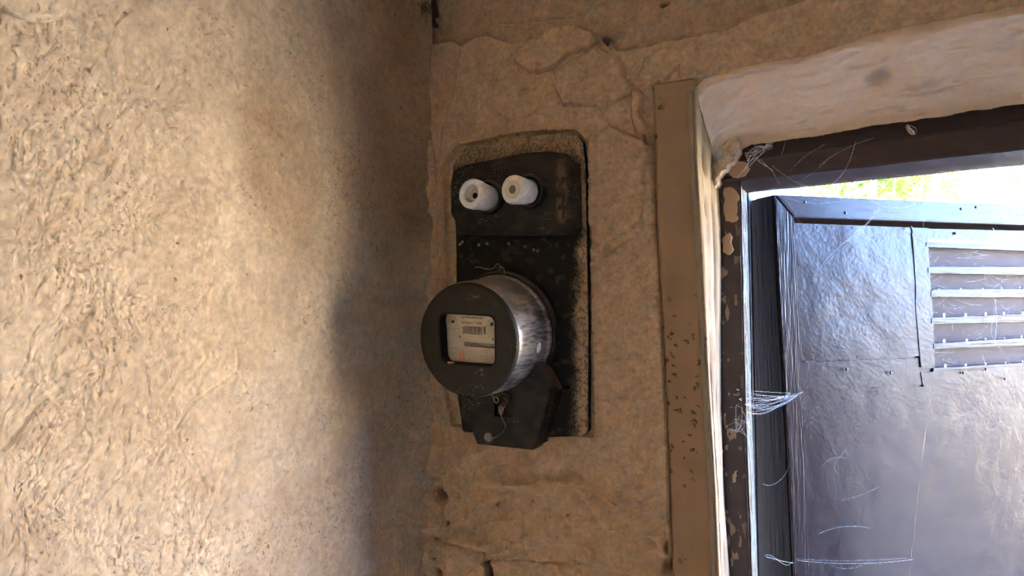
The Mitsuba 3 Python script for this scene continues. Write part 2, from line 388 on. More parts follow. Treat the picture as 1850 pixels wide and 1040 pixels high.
def layer(poly, step, w=.0012, crev=.0012, cd=.5):
    global h, dirt_shade
    d = signed(J, poly)
    h += 2.2*step*sstep(-w, w, d)
    h -= vary*crev*np.exp(-((d+w)/(.0011))**2)
    dirt_shade = np.maximum(dirt_shade, .85*vary*cd*np.exp(-((d+w*.8)/(.0010))**2))
def crack(line, depth=.002, w=.0009, cd=.8):
    global h, dirt_shade
    d = segdist(J, line)
    e = np.exp(-(d/w)**2)
    h -= depth*e; dirt_shade = np.maximum(dirt_shade, cd*e)
def ridge(line, height, w, wlow):
    """a plaster run: a soft swell along a line, dropping off short below it"""
    global h
    L_ = np.asarray(line); d = segdist(J, L_)
    zc = np.interp(J[:, 0], *zip(*sorted(map(tuple, L_)))) if abs(L_[-1, 0]-L_[0, 0]) > .01 else 0
    under = J[:, 1] < zc
    h += 1.9*height*np.exp(-(d/np.where(under, wlow, w))**2)
# everything below this ragged line is a thicker coat
ledge = [(0.6344,1.9156),(0.5681,1.9243),(0.5007,1.9356),(0.4541,1.9342),(0.4158,1.9288),(0.3846,1.9226),(0.3581,1.9152),(0.3217,1.9155),(0.2966,1.9154),(0.2838,1.9132),(0.2642,1.9113),(0.2429,1.9123),(0.2309,1.9196),(0.2160,1.9315),(0.2036,1.9404),(0.1825,1.9510),(0.1644,1.9509),(0.1495,1.9446),(0.1308,1.9437),(0.1001,1.9434),(0.0885,1.9525),(0.0688,1.9610),(0.0485,1.9610),(0.0344,1.9525),(0.0111,1.9661),(-0.0190,1.9668),(-0.0499,1.9706)]
layer(list(ledge)+[(X0-.06, 1.1), (.9, 1.1)], .0055, .0014, .0016, .75)
layer([(0.0344,1.9525),(0.0273,1.9207),(0.0115,1.8715),(0.0006,1.8270),(-0.0069,1.7775),(-0.0061,1.6519),(-0.0039,1.5050),(0.0068,1.0723),(0.3199,1.1491),(0.2854,1.6440),(0.2787,1.7723),(0.2736,1.8502),(0.2633,1.8614),(0.2536,1.8725),(0.2407,1.9021),(0.2309,1.9196),(0.1827,1.9646),(0.0850,1.9760)], .0035, .0022, .0006, .35)
layer([(0.1113,1.9168),(0.1227,1.9101),(0.1317,1.9031),(0.1436,1.8985),(0.1599,1.8988),(0.1672,1.9031),(0.1818,1.9137),(0.2032,1.9190),(0.2206,1.9207),(0.2036,1.9438),(0.1826,1.9578),(0.1644,1.9543),(0.1344,1.9333),(0.1191,1.9247)], .0032, .0009, .0012, .55)
layer([(0.1657,1.8958),(0.1759,1.9018),(0.2171,1.9166),(0.2428,1.9018),(0.2549,1.8724),(0.2646,1.8592),(0.2283,1.8458),(0.2260,1.8342),(0.2194,1.8470),(0.1880,1.8525),(0.1737,1.8571),(0.1724,1.8655),(0.1653,1.8753),(0.1683,1.8818)], .0028, .0009, .0010, .55)
layer([(0.2600,1.8586),(0.2647,1.8625),(0.2711,1.8557),(0.2722,1.8439),(0.2707,1.8344),(0.2756,1.8177),(0.2729,1.8090),(0.2669,1.8045),(0.2639,1.8158),(0.2615,1.8291),(0.2597,1.8423)], .0045, .0008, .0016, .7)
layer([(0.2741,1.8017),(0.2762,1.7790),(0.2713,1.7537),(0.2685,1.7088),(0.2572,1.6998),(0.2405,1.6896),(0.2254,1.6785),(0.2163,1.6657),(0.2072,1.6594),(0.2084,1.8124),(0.2292,1.8232),(0.2624,1.8063)], .0025, .0012, .0004, .3)
layer([(0.2705,1.7099),(0.2606,1.7015),(0.2459,1.6939),(0.2296,1.6849),(0.2213,1.6747),(0.2253,1.6706),(0.2416,1.6791),(0.2571,1.6901),(0.2723,1.7021)], .0022, .001, .0003, .2)
layer([(0.2939,1.9063),(0.3152,1.9001),(0.3327,1.9110),(0.3345,1.8794),(0.3300,1.8625),(0.3158,1.8621),(0.3137,1.8827),(0.2957,1.8663),(0.2881,1.8674),(0.2636,1.8776),(0.2738,1.8987)], .0018, .001, .0006, .4)
crack([(-0.0233,1.9661),(-0.0224,1.9059),(-0.0195,1.8643),(-0.0124,1.8151),(-0.0103,1.7778)], .0015, .0011, .45)
crack([(0.0529,1.8690),(0.0618,1.8721),(0.0753,1.8617),(0.0987,1.8488),(0.1255,1.8469),(0.1392,1.8548)], .0006, .0006, .25)
crack([(0.0842,1.9261),(0.0759,1.8988),(0.0660,1.8845)], .0006, .0006, .2)
crack([(0.2298,1.8562),(0.2281,1.8399),(0.2354,1.8653)], .0006, .0005, .25)
crack([(0.1255,1.8469),(0.1369,1.8496),(0.1415,1.8573)], .0006, .0006, .25)
crack([(0.2735,1.8076),(0.2753,1.7971)], .004, .0016, .95)
# groove between the plaster and the door casing
groove = [(0.2814,1.8523),(0.2826,1.8104),(0.2835,1.7526),(0.2844,1.6950),(0.2854,1.6440)]
d = segdist(J, groove); h -= .005*np.exp(-(d/.0045)**2)
# lower part: runs, broken ledges and boards showing through
ridge([(-0.0141,1.3873),(0.0199,1.4064),(0.0528,1.4256),(0.0768,1.4381)], .004, .012, .005)
ridge([(0.0602,1.3859),(0.0993,1.3885),(0.1406,1.3872),(0.1734,1.3973),(0.1841,1.4010)], .0045, .011, .0025)
ridge([(0.1770,1.4003),(0.1930,1.3927),(0.2046,1.3788),(0.2214,1.3611),(0.2413,1.3526),(0.2706,1.3500),(0.2863,1.3376)], .0042, .009, .0022)
ridge([(-0.0066,1.3115),(0.0308,1.3114),(0.0590,1.3061),(0.1019,1.3072),(0.1430,1.3035),(0.1861,1.3138),(0.2272,1.3081),(0.2730,1.3042)], .0055, .011, .002)
ridge([(0.1868,1.3569),(0.2215,1.3709),(0.2552,1.3940),(0.2812,1.4094)], .003, .010, .008)
ridge([(0.0599,1.3661),(0.0394,1.3389),(0.0349,1.3099)], .0025, .008, .006)
layer([(0.0084,1.3063),(0.0494,1.3076),(0.0638,1.3053),(0.0652,1.2943),(0.0618,1.2257),(0.0088,1.2163)], .0022, .0008, .0012, .35)
layer([(0.0730,1.2933),(0.1132,1.3019),(0.1429,1.2995),(0.1788,1.2982),(0.1780,1.2463),(0.0720,1.2275)], .0015, .0012, .0012, .3)
crack([(0.1179,1.3588),(0.1187,1.3144),(0.1253,1.3105)], .0012, .0008, .4)
crack([(0.1791,1.3128),(0.1817,1.3012)], .0012, .0008, .4)
slot = [(0.0628,1.2925),(0.0723,1.2939),(0.0711,1.2204),(0.0601,1.2184)]
d = signed(P, slot); h -= .022*sstep(-.0008, .0012, d); dirt_shade = np.maximum(dirt_shade, sstep(-.001, .001, d))
def hole(c, rx, rz, depth, cd=.9, lean=0.):
    global h, dirt_shade
    dx = (J[:, 0]-c[0])-lean*(J[:, 1]-c[1]); e = np.exp(-((dx/rx)**2+((J[:, 1]-c[1])/rz)**2)**1.6)
    h -= depth*e; dirt_shade = np.maximum(dirt_shade, cd*e)
for c, rx, rz, dp in zip([(-0.0067,1.3639),(-0.0210,1.3822),(0.0080,1.3308),(-0.0127,1.3056),(-0.0130,1.2830),(-0.0107,1.2622),(0.0811,1.3629),(-0.0261,2.0178),(-0.0176,2.0026),(0.2943,1.9633),(0.1771,1.3650),(0.1286,1.3737),(0.2280,1.3535),(0.2910,1.3176),(0.2895,1.3381)],
                         (.010, .0035, .003, .002, .002, .004, .0022, .012, .008, .0045, .0016, .0014, .003, .006, .003),
                         (.009, .006, .003, .002, .002, .009, .003, .022, .010, .003, .0016, .0014, .003, .010, .008),
                         (.022, .007, .005, .004, .004, .008, .004, .020, .012, .006, .003, .003, .004, .008, .006)):
    hole(c, rx, rz, dp)
# plaster pushed up round the meter board
BRD = [(0.2080,1.4579),(0.2080,1.5799),(0.2069,1.8045),(0.1910,1.8211),(0.1214,1.8271),(0.0325,1.8207),(0.0121,1.7979)]
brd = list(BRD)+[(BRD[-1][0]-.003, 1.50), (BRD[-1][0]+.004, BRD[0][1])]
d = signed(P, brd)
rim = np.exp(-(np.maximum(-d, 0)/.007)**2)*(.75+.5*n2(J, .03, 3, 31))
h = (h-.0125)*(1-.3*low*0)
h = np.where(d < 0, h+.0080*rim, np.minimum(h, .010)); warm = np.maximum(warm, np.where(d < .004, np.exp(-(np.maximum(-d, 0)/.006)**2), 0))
# under the casing the coat is cut back
casl = [(0.2829,1.8650),(0.2835,1.8585),(0.2846,1.7078),(0.2879,1.6059),(0.2908,1.5173),(0.2930,1.4294),(0.2937,1.3668),(0.2955,1.2921)]
xl = np.interp(P[:, 1], [q[1] for q in casl[::-1]], [q[0] for q in casl[::-1]])
under = (P[:, 1] < casl[0][1]) & (P[:, 0] > xl) & (P[:, 0] < .36)
h = np.where(under, -.012, h)
h += .010*np.exp(-np.maximum(P[:, 0]-X0, 0)/.009)*(1+.4*n2(P, .02, 2, 32))*sstep(1.9, 1.8, P[:, 1]+0*P[:, 0])
g = np.clip(.5+.5*n2(P, .05, 4, 41), 0, 1)[:, None]; gf = n2(P, .004, 3, 42)[:, None]
col = np.array([.49, .335, .19])*(1-g)+np.array([.57, .41, .25])*g
col = col*(1+.22*gf)*(1+.20*n2(P, .0026, 2, 50)[:, None])*(1+.26*n2(P, .016, 3, 48)[:, None])
col = col*(1-.7*np.clip(-n2(P, .009, 3, 49)-.25, 0, .5)[:, None])*(1-.22*sstep(.36, .60, n2(P, .0035, 2, 47))[:, None])
yel = np.clip(.5+.8*n2(P, .11, 3, 43), 0, 1)[:, None]*low[:, None]
col = col*(1-.35*yel)+np.array([.50, .36, .19])*.35*yel
upper = sstep(0, .002, -signed(J, list(ledge)+[(X0-.06, 1.1), (.9, 1.1)]))[:, None]
col = col*(1-.12*upper)
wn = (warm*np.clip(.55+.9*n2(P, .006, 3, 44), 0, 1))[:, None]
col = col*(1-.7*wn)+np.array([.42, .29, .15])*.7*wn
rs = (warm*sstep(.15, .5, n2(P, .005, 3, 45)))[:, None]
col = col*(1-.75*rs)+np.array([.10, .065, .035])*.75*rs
soot = (np.exp(-(np.hypot((P[:, 0]-X0)/.05, (P[:, 1]-2.01)/.09))**2)*np.clip(.6+.8*n2(P, .03, 3, 46), 0, 1))[:, None]
col = col*(1-.6*soot)+np.array([.09, .075, .05])*.6*soot
dd = np.clip(dirt_shade, 0, 1)[:, None]*.9
col = col*(1-dd)+np.array([.055, .034, .02])*dd
F = grid_faces(len(xs), len(zs), True)
cen = P[F].mean(1)
F = F[signed(cen, opening) < 0]
V = np.c_[P[:, 0], -h, P[:, 1]]
used = np.zeros(len(V), bool); used[F] = True; idx = np.cumsum(used)-1
put('wall_back', (V[used], idx[F]), M_BACK, kind='structure', smooth=True, color=np.clip(col[used], .01, 1),
    label='back wall of patchy flaking brown plaster that carries the meter and holds the door', cat='wall')
# the body of that wall from outdoors; added length shades the yard
WB = cat_(trimesh.creation.box(bounds=[(X0-.25, .032, 0), (.318, .24, 2.45)]), trimesh.creation.box(bounds=[(1.13, .032, 0), (12., .24, 2.45)]),
          trimesh.creation.box(bounds=[(.318, .032, 1.935), (1.13, .24, 2.45)]))
put('masonry', WB, M_FACADE, 'wall_back')
# lintel soffit
front = [(x, 0.0005, z) for x, z in OPEN_TOP]+[(1.13, 0, OPEN_TOP[-1][1]+.004)]
back_ = [(0.3392,1.7684),(0.3495,1.7841),(0.3669,1.8003),(0.3799,1.8057),(0.4191,1.8082),(0.4556,1.8093),(0.5022,1.8116),(0.5519,1.8138),(0.5990,1.8170),(0.6534,1.8194)]
back_ = [(x, .1, z) for x, z in back_]+[(1.13, .1, back_[-1][1]+.004)]
def soff(p, u, v):
    q = np.c_[p[:, 0], p[:, 1]]
    hh = .0042*n2(q*np.array([.6, 1.6]), .03, 3, 51)+.0030*n2(q*np.array([.45, 1.8]), .011, 3, 52)+.0009*n2(q, .004, 2, 53)
    hh -= .006*sstep(.10, 0, u)**2
    hh -= .004*np.exp(-(((p[:, 0]-.515)/.012)**2+((p[:, 1]-.045)/.010)**2)**1.5)
    g = np.clip(.5+.6*n2(q, .04, 4, 54), 0, 1)[:, None]
    c = np.array([.66, .47, .285])*(1-g)+np.array([.75, .57, .38])*g
    scar = (sstep(.12, .5, n2(q*np.array([.5, 2.0]), .02, 4, 55)))[:, None]
    c = c*(1-.55*scar)+np.array([.42, .26, .16])*.55*scar
    k = np.exp(-(((p[:, 0]-.515)/.012)**2+((p[:, 1]-.045)/.010)**2)**1.5)[:, None]
    c = c*(1-.7*k)+np.array([.24, .17, .10])*.7*k
    c = c*(1+.07*n2(q, .004, 3, 56)[:, None])
    return hh, c
m, c = ruled(front, back_, 90, 420, soff, .03, face=(.7, .06, 1.5))
put('lintel_soffit', m, M_BACK, 'wall_back', label='pale rough plaster under the lintel over the door', smooth=True, color=c)
# plaster lump closing the corner of reveal and lintel
lump = [(0.3352,1.7907),(0.3360,1.7629),(0.3384,1.7502),(0.3454,1.7676),(0.3536,1.7779),(0.3616,1.7833),(0.3670,1.7924),(0.3698,1.8051),(0.3622,1.8155),(0.3425,1.8247)]
lm = rough_slab(wobble(lump, .001, .0026, 3, 260), .026, frame((0, .100, 0), (1, 0, 0), (0, 0, 1), (0, -1, 0)), .0060, .007, .0012, .003)
put('plaster_patch', lm, M_BACK, 'wall_back', smooth=True, color=np.tile([.62, .47, .32], (len(lm.vertices), 1)), label='broken tan plaster in the corner above the door frame')
bp = [(0.3393,1.8046),(0.3471,1.8024),(0.3488,1.7928),(0.3455,1.7864),(0.3410,1.7895)]
put('paint_scab', xf(bevel_prism(wobble(bp, .0015, .0008, 5), 0, .0012, .0005), frame((0, .072, 0), (1, 0, 0), (0, 0, 1), (0, -1, 0))), M_BLUE, 'wall_back', label='pale blue scab of old paint')

# rest of the room (behind the camera) and the roof
XR, YR, ZT = 1.7, -1.7, 2.40
put('floor', trimesh.creation.box(bounds=[(X0-.2, YR-.2, -.1), (XR+.2, .24, 0)]), M_FLOOR, kind='structure', label='brown board floor', cat='floor')
put('ceiling', trimesh.creation.box(bounds=[(X0-.3, YR-.3, ZT), (XR+.3, .24, ZT+.15)]), M_PLAIN_PLASTER, kind='structure', label='plain plastered ceiling', cat='ceiling')
put('wall_right', trimesh.creation.box(bounds=[(XR, YR-.2, 0), (XR+.2, .24, ZT)]), M_PLAIN_PLASTER, kind='structure', label='plain wall opposite the pitted wall', cat='wall')
RW = trimesh.creation.box(bounds=[(X0-.2, YR-.2, 0), (XR, YR, ZT)])
put('wall_rear', RW, M_PLAIN_PLASTER, kind='structure', label='plain plastered wall facing the door', cat='wall')
put('masonry', trimesh.creation.box(bounds=[(X0-.3, YR-.2, 0), (X0-.02, .03, ZT)]), M_FACADE, 'wall_left')

# ------------------------------------------------------------------ door casing board (left of the opening)
cl = [(x, -.0035, z) for x, z in casl]+[(casl[-1][0]+.003, -.0035, .02)]
cr = [(x-.0006, -.0035, z) for x, z in ([(OPEN[0][0], casl[0][1])]+list(OPEN))]+[(OPEN[-1][0]+.006, -.0035, .02)]
def casd(p, u, v):
    q = np.c_[p[:, 0], p[:, 2]]
    e = u*.055
    return .0009*n2(q*np.array([1, .35]), .03, 3, 61)+.0003*n2(q, .006, 2, 62)-.004*np.exp(-((e-0)/.0018)**2)*(1+.6*n2(q, .012, 2, 63))
t1 = thing('trim_1', 'flat brown painted casing board with rust specks, left of the doorway', 'trim', kind='structure')
# dense where the photograph looks, plain below
zcut = 1.22
def upto(L_, z):
    L_ = np.array(L_); i = np.argmax(L_[:, 2] < z); a, b = L_[i-1], L_[i]; t = (a[2]-z)/(a[2]-b[2])
    return np.vstack([L_[:i], a+(b-a)*t]), np.vstack([a+(b-a)*t, L_[i:]])
(a1, a2), (b1, b2) = upto(cl, zcut), upto(cr, zcut)
put('board', ruled(a1, b1, 50, 560, casd, .006), M_CASING, t1, smooth=True)
put('board', ruled(a2, b2, 3, 8, None, .006), M_CASING, t1)

# ------------------------------------------------------------------ weathered reveal board (left side of the opening)
rf = [(x, -.0055, z) for x, z in OPEN]
RB = [(0.3414,1.8880),(0.3399,1.7698),(0.3423,1.6864),(0.3396,1.5760),(0.3378,1.4795),(0.3400,1.3837),(0.3445,1.2753)]
rb = [(x, .1, z) for x, z in RB]
rf.append((rf[-1][0]+.002, -.0055, 1.22)); rb.append((rb[-1][0]+.002, .1, 1.22))
def revd(p, u, v):
    q = np.c_[p[:, 1], p[:, 2]]
    w1 = .34+.10*n2(np.c_[p[:, 2]*0, p[:, 2]], .16, 2, 71); w2 = .66+.10*n2(np.c_[p[:, 2]*0+9, p[:, 2]], .12, 2, 72)
    gr = np.zeros(len(p))
    for w_, s in ((w1, .11), (w2, .07)):
        gr = np.maximum(gr, np.exp(-((u-w_-.02*n2(q*np.array([1, .4]), .01, 2, 73))/s)**2)*sstep(-.35, .25, n2(np.c_[q[:, 0]*.2, q[:, 1]], .05, 3, 74+int(s*100))))
    fine = n2(np.c_[q[:, 0], q[:, 1]*.07], .0025, 3, 76)
    hh = -.0045*gr+.0006*fine+.001*n2(q*np.array([1, .2]), .012, 2, 77)
    hh -= .003*(sstep(.06, 0, u)+sstep(.95, 1, u))
    c = np.array([.30, .25, .165])*np.ones((len(p), 3))*(1+.10*fine[:, None])
    k = np.clip(gr*1.1, 0, 1)[:, None]
    c = c*(1-.85*k)+np.array([.11, .055, .022])*.85*k
    k2 = (sstep(.25, .6, n2(np.c_[q[:, 0], q[:, 1]*.12], .006, 3, 78))*.7)[:, None]
    return hh, c*(1-k2)+np.array([.16, .10, .05])*k2
t2 = thing('trim_2', 'weathered cream board lining the door reveal, cracked along its grain', 'trim', kind='structure')
m, c = ruled(rf, rb, 70, 620, revd, .008, face=(.9, .05, 1.6))
put('board', m, M_WOOD_VC, t2, smooth=True, color=np.clip(c, .02, 1))
put('board', ruled([rf[-1], (rf[-1][0]+.008, -.0055, 0.01)], [rb[-1], (rb[-1][0]+.008, .1, .01)], 3, 3, None, .008, face=(.9, .05, 1.)), M_CASING, t2)

# ------------------------------------------------------------------ door frame
t3 = thing('trim_3', 'dark brown painted timber door frame with chipped paint and a grey lower lip', 'door frame', kind='structure')
JX = .3695
jl = [(0.3385,1.7713),(0.3423,1.6864),(0.3391,1.4796),(0.3420,1.3839),(0.3452,1.2754)]
jr = [(0.3663,1.7688),(0.3660,1.6853),(0.3667,1.4811),(0.3681,1.3866),(0.3699,1.2793)]
jr3 = [(x, .1, z) for x, z in jr]; jl3 = [(x-.012, .1, z) for x, z in jl]
jr3.append((jr3[-1][0]+.003, .1, 0.)); jl3.append((jl3[-1][0]+.003, .1, 0.))
put('jamb', ruled(jl3, jr3, 26, 260, lambda p, u, v: .0007*n2(np.c_[p[:, 0], p[:, 2]*.2], .01, 3, 81)-.003*sstep(.94, 1, u), .05, face=(.45, -.78, 1.6)), M_FRAME, t3, smooth=True)
js = [(x, .104, z) for x, z, in [(a, b) for a, _, b in jr3]]
je = [(x+.0005, .168, z) for x, _, z in jr3]
put('jamb_side', ruled(js, je, 30, 300, lambda p, u, v: .0014*n2(np.c_[p[:, 1], p[:, 2]*.3], .012, 3, 82), .03, face=(.9, .13, 1.6)), M_TURQ, t3, smooth=True, label='jamb side with peeling pale turquoise paint')
# head: an extruded section that follows the sloping opening
H_top = [(0.3618,1.8077),(0.6535,1.8241)]; H_mid = [(0.3614,1.7871),(0.6530,1.8030)]; H_lip = [(0.3675,1.7632),(0.6523,1.7713)]; H_bot = [(0.3686,1.7554),(0.6560,1.7631)]
def at_x(pair, x):
    (xa, za), (xb, zb) = pair; return za+(zb-za)*(x-xa)/(xb-xa)
def hsec(x):
    zt, zm, zl, zb = (at_x(q, x) for q in (H_top, H_mid, H_lip, H_bot))
    return [(x, .122, zt+.02), (x, .122, zm+.004), (x, .112, zm+.002), (x, .104, zm), (x, .1015, zm-.003), (x, .1, zl+.003), (x, .1015, zl), (x, .118, zb), (x, .168, zb+.002), (x, .168, zt+.02)]
secs = [np.array(hsec(x)) for x in np.linspace(.345, 1.14, 90)]
S = np.array(secs)
S[:, :, 2] += .0009*n2(np.c_[S[:, :, 0].ravel(), S[:, :, 1].ravel()*3], .03, 3, 83).reshape(S.shape[:2])
ns, nk = S.shape[:2]
f = grid_faces(ns, nk); wrap = []
for i in range(ns-1):
    a, b = i*nk+nk-1, i*nk
    wrap += [(a, a+nk, b+nk), (a, b+nk, b)]
f = np.vstack([f, wrap, [(0, k+1, k) for k in range(1, nk-1)], [((ns-1)*nk, (ns-1)*nk+k, (ns-1)*nk+k+1) for k in range(1, nk-1)]])
hm = trimesh.Trimesh(S.reshape(-1, 3), f, process=False)
hm.fix_normals()
put('head', hm, M_FRAME, t3, smooth=30)
put('jamb_side', rbox((.325, .170, 0), (.3690, .202, 1.84), .003), M_FRAME, t3)
put('jamb', trimesh.creation.box(bounds=[(1.085, .1, 0), (1.14, .168, 1.86)]), M_FRAME, t3)
# chips and a scab of plaster on the jamb
for pts, tk in (([(0.3458,1.7545),(0.3491,1.7563),(0.3609,1.7526),(0.3634,1.7455),(0.3610,1.7231),(0.3628,1.7141),(0.3562,1.7117),(0.3484,1.7150),(0.3459,1.7241)], .0008),
                ([(0.3523,1.7850),(0.3590,1.7885),(0.3732,1.7843),(0.3770,1.7765),(0.3723,1.7680),(0.3579,1.7666),(0.3527,1.7712)], .0012),
                ([(0.3511,1.4022),(0.3557,1.4081),(0.3541,1.3924),(0.3508,1.3900),(0.3490,1.3952)], .0008)):
    put('bare_patch', xf(bevel_prism(wobble(pts, .0008, .0019, 8, 330), -.002, tk, .0004), frame((0, .0985, 0), (1, 0, 0), (0, 0, 1), (0, -1, 0))), M_CHIP, t3, label='tan patch where the paint is gone')
sc = [(0.3443,1.6929),(0.3524,1.6994),(0.3562,1.6937),(0.3541,1.6883),(0.3572,1.6772),(0.3518,1.6720),(0.3440,1.6751)]
put('plaster_scab', xf(bevel_prism(wobble(sc, .001, .0014, 9, 260), -.004, .004, .002), frame((0, .096, 0), (1, 0, 0), (0, 0, 1), (0, -1, 0))), M_CHIP, t3, smooth=40, label='pale scab of plaster on the jamb')

# ------------------------------------------------------------------ door leaf, swung outwards
LI = np.array([.3847, .1682, 0.]); LU = nrm([.731, .682, 0]); LN = np.array([LU[1], -LU[0], 0.])
ML = frame(LI, LU, (0, 0, 1), LN)
door = thing('door_1', 'dark brown gloss door leaf standing ajar outwards, reflecting blue daylight', 'door', kind='structure')
def leafpart(name, poly, d0, d1, m, parent=door, b=.0015, label=None, smooth=30):
    return put(name, xf(bevel_prism(poly, d0, d1, b), ML), m, parent, smooth=smooth, label=label)
SW = .80
st_in = [(0.0514,1.7253),(0.0543,1.6305),(0.0574,1.4704),(0.0650,1.2474)]
st_out = [(0.0209,1.7532),(0.0229,1.6894),(0.0324,1.4719),(0.0400,1.2508)]
top_l, top_r = [(0.0209,1.7539),(0.4798,1.7536)]; low_l, low_r = [(0.0514,1.7253),(0.4787,1.7238)]
ztop = lambda s: top_l[1]+(top_r[1]-top_l[1])*(s-top_l[0])/(top_r[0]-top_l[0])
zlow = lambda s: low_l[1]+(low_r[1]-low_l[1])*(s-low_l[0])/(low_r[0]-low_l[0])
stile = [st_out[0], (st_in[0][0]-.0007, st_in[0][1]-.0009)]+[tuple(p) for p in st_in[1:]]+[(st_in[-1][0]-.010, .06), (st_out[-1][0]-.012, .06)]+[tuple(p) for p in st_out[:0:-1]]
leafpart('stile', stile, -.0042, 0, M_STILE, b=.002)
rail = [(st_out[0][0]+.0012, st_out[0][1]+.0012), (SW, ztop(SW)), (SW, zlow(SW)), (low_l[0], low_l[1]+.0004)]
leafpart('top_rail', rail, -.040, 0, M_RAIL, b=.004)
# the thick hinge edge: a timber behind the stile, its end grain side towards the room
he = [(p[0]-.0015, p[1]) for p in st_out]
edge = [(he[0][0], he[0][1]), (he[0][0]+.03, he[0][1]), (he[-1][0]+.03, .06), (he[-1][0]-.012, .06)]+he[:0:-1]
leafpart('hinge_edge', edge, -.078, -.0040, M_EDGE, b=.002, label='timber edge of the leaf, coloured dark for its shade')
leafpart('stile', [(SW-.05, .06), (SW, .06), (SW, ztop(SW)-.001), (SW-.05, zlow(SW)-.002)], -.0445, -.0005, M_STILE)
leafpart('bottom_rail', [(.06, .06), (SW-.05, .06), (SW-.05, .16), (.06, .16)], -.0445, -.001, M_RAIL)
# sheet metal
VENT_L = [(0.2915,1.6996),(0.2926,1.6690),(0.2945,1.6288),(0.2966,1.5966),(0.2977,1.5644),(0.2987,1.5322),(0.2970,1.5099)]
vt = [(0.2915,1.6996),(0.4862,1.6956)]; vb = [(0.2970,1.5099),(0.4792,1.5101)]
VX1 = VENT_L[0][0]+.34
zl_ = lambda pr, s: pr[0][1]+(pr[1][1]-pr[0][1])*(s-pr[0][0])/(pr[1][0]-pr[0][0])
backing = [(st_in[0][0]-.012, .10), (SW-.03, .10), (SW-.03, zlow(SW)+.01), (st_in[0][0]-.012, zlow(0)+.01)]

def sheet_mesh(poly, d, hole_=None, amp=.0012, seed=0, step=.006):
    """a thin hammered sheet: a flat outline cut into small triangles and made uneven"""
    g = sg.Polygon(poly)
    if hole_ is not None: g = g.difference(sg.Polygon(hole_))
    v, f = trimesh.creation.triangulate_polygon(g, engine='earcut')
    m_ = trimesh.Trimesh(np.c_[v, np.zeros(len(v))], f, process=False)
    vv, ff = trimesh.remesh.subdivide_to_size(m_.vertices, m_.faces, step*4)
    base = d+amp*n2(vv[:, :2], .05, 3, seed)
    N = len(vv)
    ed = np.sort(np.vstack([ff[:, [0, 1]], ff[:, [1, 2]], ff[:, [2, 0]]]), 1)
    key, cnt = np.unique(ed, axis=0, return_counts=True)
    bset = {tuple(e) for e in key[cnt == 1]}
    side = []
    for t in ff:
        for a, b in ((t[0], t[1]), (t[1], t[2]), (t[2], t[0])):
            if tuple(sorted((a, b))) in bset: side += [(a, a+N, b), (b, a+N, b+N)]
    V_ = np.vstack([np.c_[vv[:, :2], base], np.c_[vv[:, :2], base-.0015]])
    F_ = np.vstack([ff, ff[:, ::-1]+N, side])
    return xf(trimesh.Trimesh(V_, F_, process=False), ML)
seam = [(0.0642,1.5322),(0.1687,1.5310),(0.2487,1.5310),(0.2987,1.5322)]
sl = [(0.0521,1.7313),(0.0578,1.6009),(0.0613,1.5264)]
up_poly = [tuple(p) for p in sl]+[tuple(p) for p in seam]+[tuple(p) for p in VENT_L[5::-1]]+[(VENT_L[0][0]+.001, zlow(.3)-.0085), (sl[0][0]+.004, zlow(0)-.0075)]
M_UP = M_SHEET
put('metal_sheet', sheet_mesh(up_poly, -.0055, seed=91), M_SHEET, door, label='upper left metal sheet, blistered paint')
lo_top = [(sl[2][0]-.004, seam[0][1]+.006), (seam[3][0]+.002, seam[3][1]+.006), (VENT_L[6][0]+.001, zl_(vb, VENT_L[6][0])), (VX1, zl_(vb, VX1)), (SW-.045, zl_(vb, VX1)), (SW-.045, .13), (sl[2][0]-.014, .13)]
put('metal_sheet', sheet_mesh(lo_top, -.0085, seed=92), M_SHEET, door, label='large lower metal sheet')
right_poly = [(VX1, zl_(vb, VX1)), (SW-.045, zl_(vb, VX1)), (SW-.045, zlow(.7)+.003), (VX1, zlow(.7)+.003)]
put('metal_sheet', sheet_mesh(right_poly, -.0055, seed=93), M_SHEET, door)
# vent: folded frame, slats, planks behind
vf_top = [([(0.2604,1.7149),(0.2621,1.7006)][0]), (VX1, zlow(VX1)-.0075), (VX1, zl_(vt, VX1)), (VENT_L[0][0], VENT_L[0][1]), [(0.2640,1.6959)][0]]
leafpart('vent_flange', vf_top, -.0075, -.0042, M_SHEET, b=.001, label='folded strip over the vent')
vfl = [(0.2602,1.7085),(0.2631,1.6688),(0.2650,1.6290),(0.2632,1.6067),(0.2692,1.5335),(0.2707,1.5144),(0.2979,1.5148),(0.2964,1.5325),(0.2943,1.5966),(0.2921,1.6288),(0.2903,1.6689),(0.2892,1.6994)]
leafpart('vent_flange', wobble(vfl, .006, .0007, 12), -.0075, -.0040, M_SHEET, b=.001, label='bent strip down the left side of the vent')
lf = [(0.0551,1.5305),(0.2995,1.5283),(0.2988,1.5067),(0.2983,1.4891),(0.1665,1.4912),(0.0542,1.4928)]
leafpart('seam_strip', wobble(lf, .006, .0005, 14), -.0085, -.0062, M_SHEET, b=.0008, label='overlap strip below the seam')
lf2 = [(0.2716,1.5079),(0.3636,1.5069),(0.4777,1.5086),(0.4771,1.4934),(0.3852,1.4895),(0.3003,1.4866),(0.2751,1.4863)]
leafpart('seam_strip', wobble(lf2, .006, .0005, 15), -.008, -.005, M_SHEET, b=.0008)
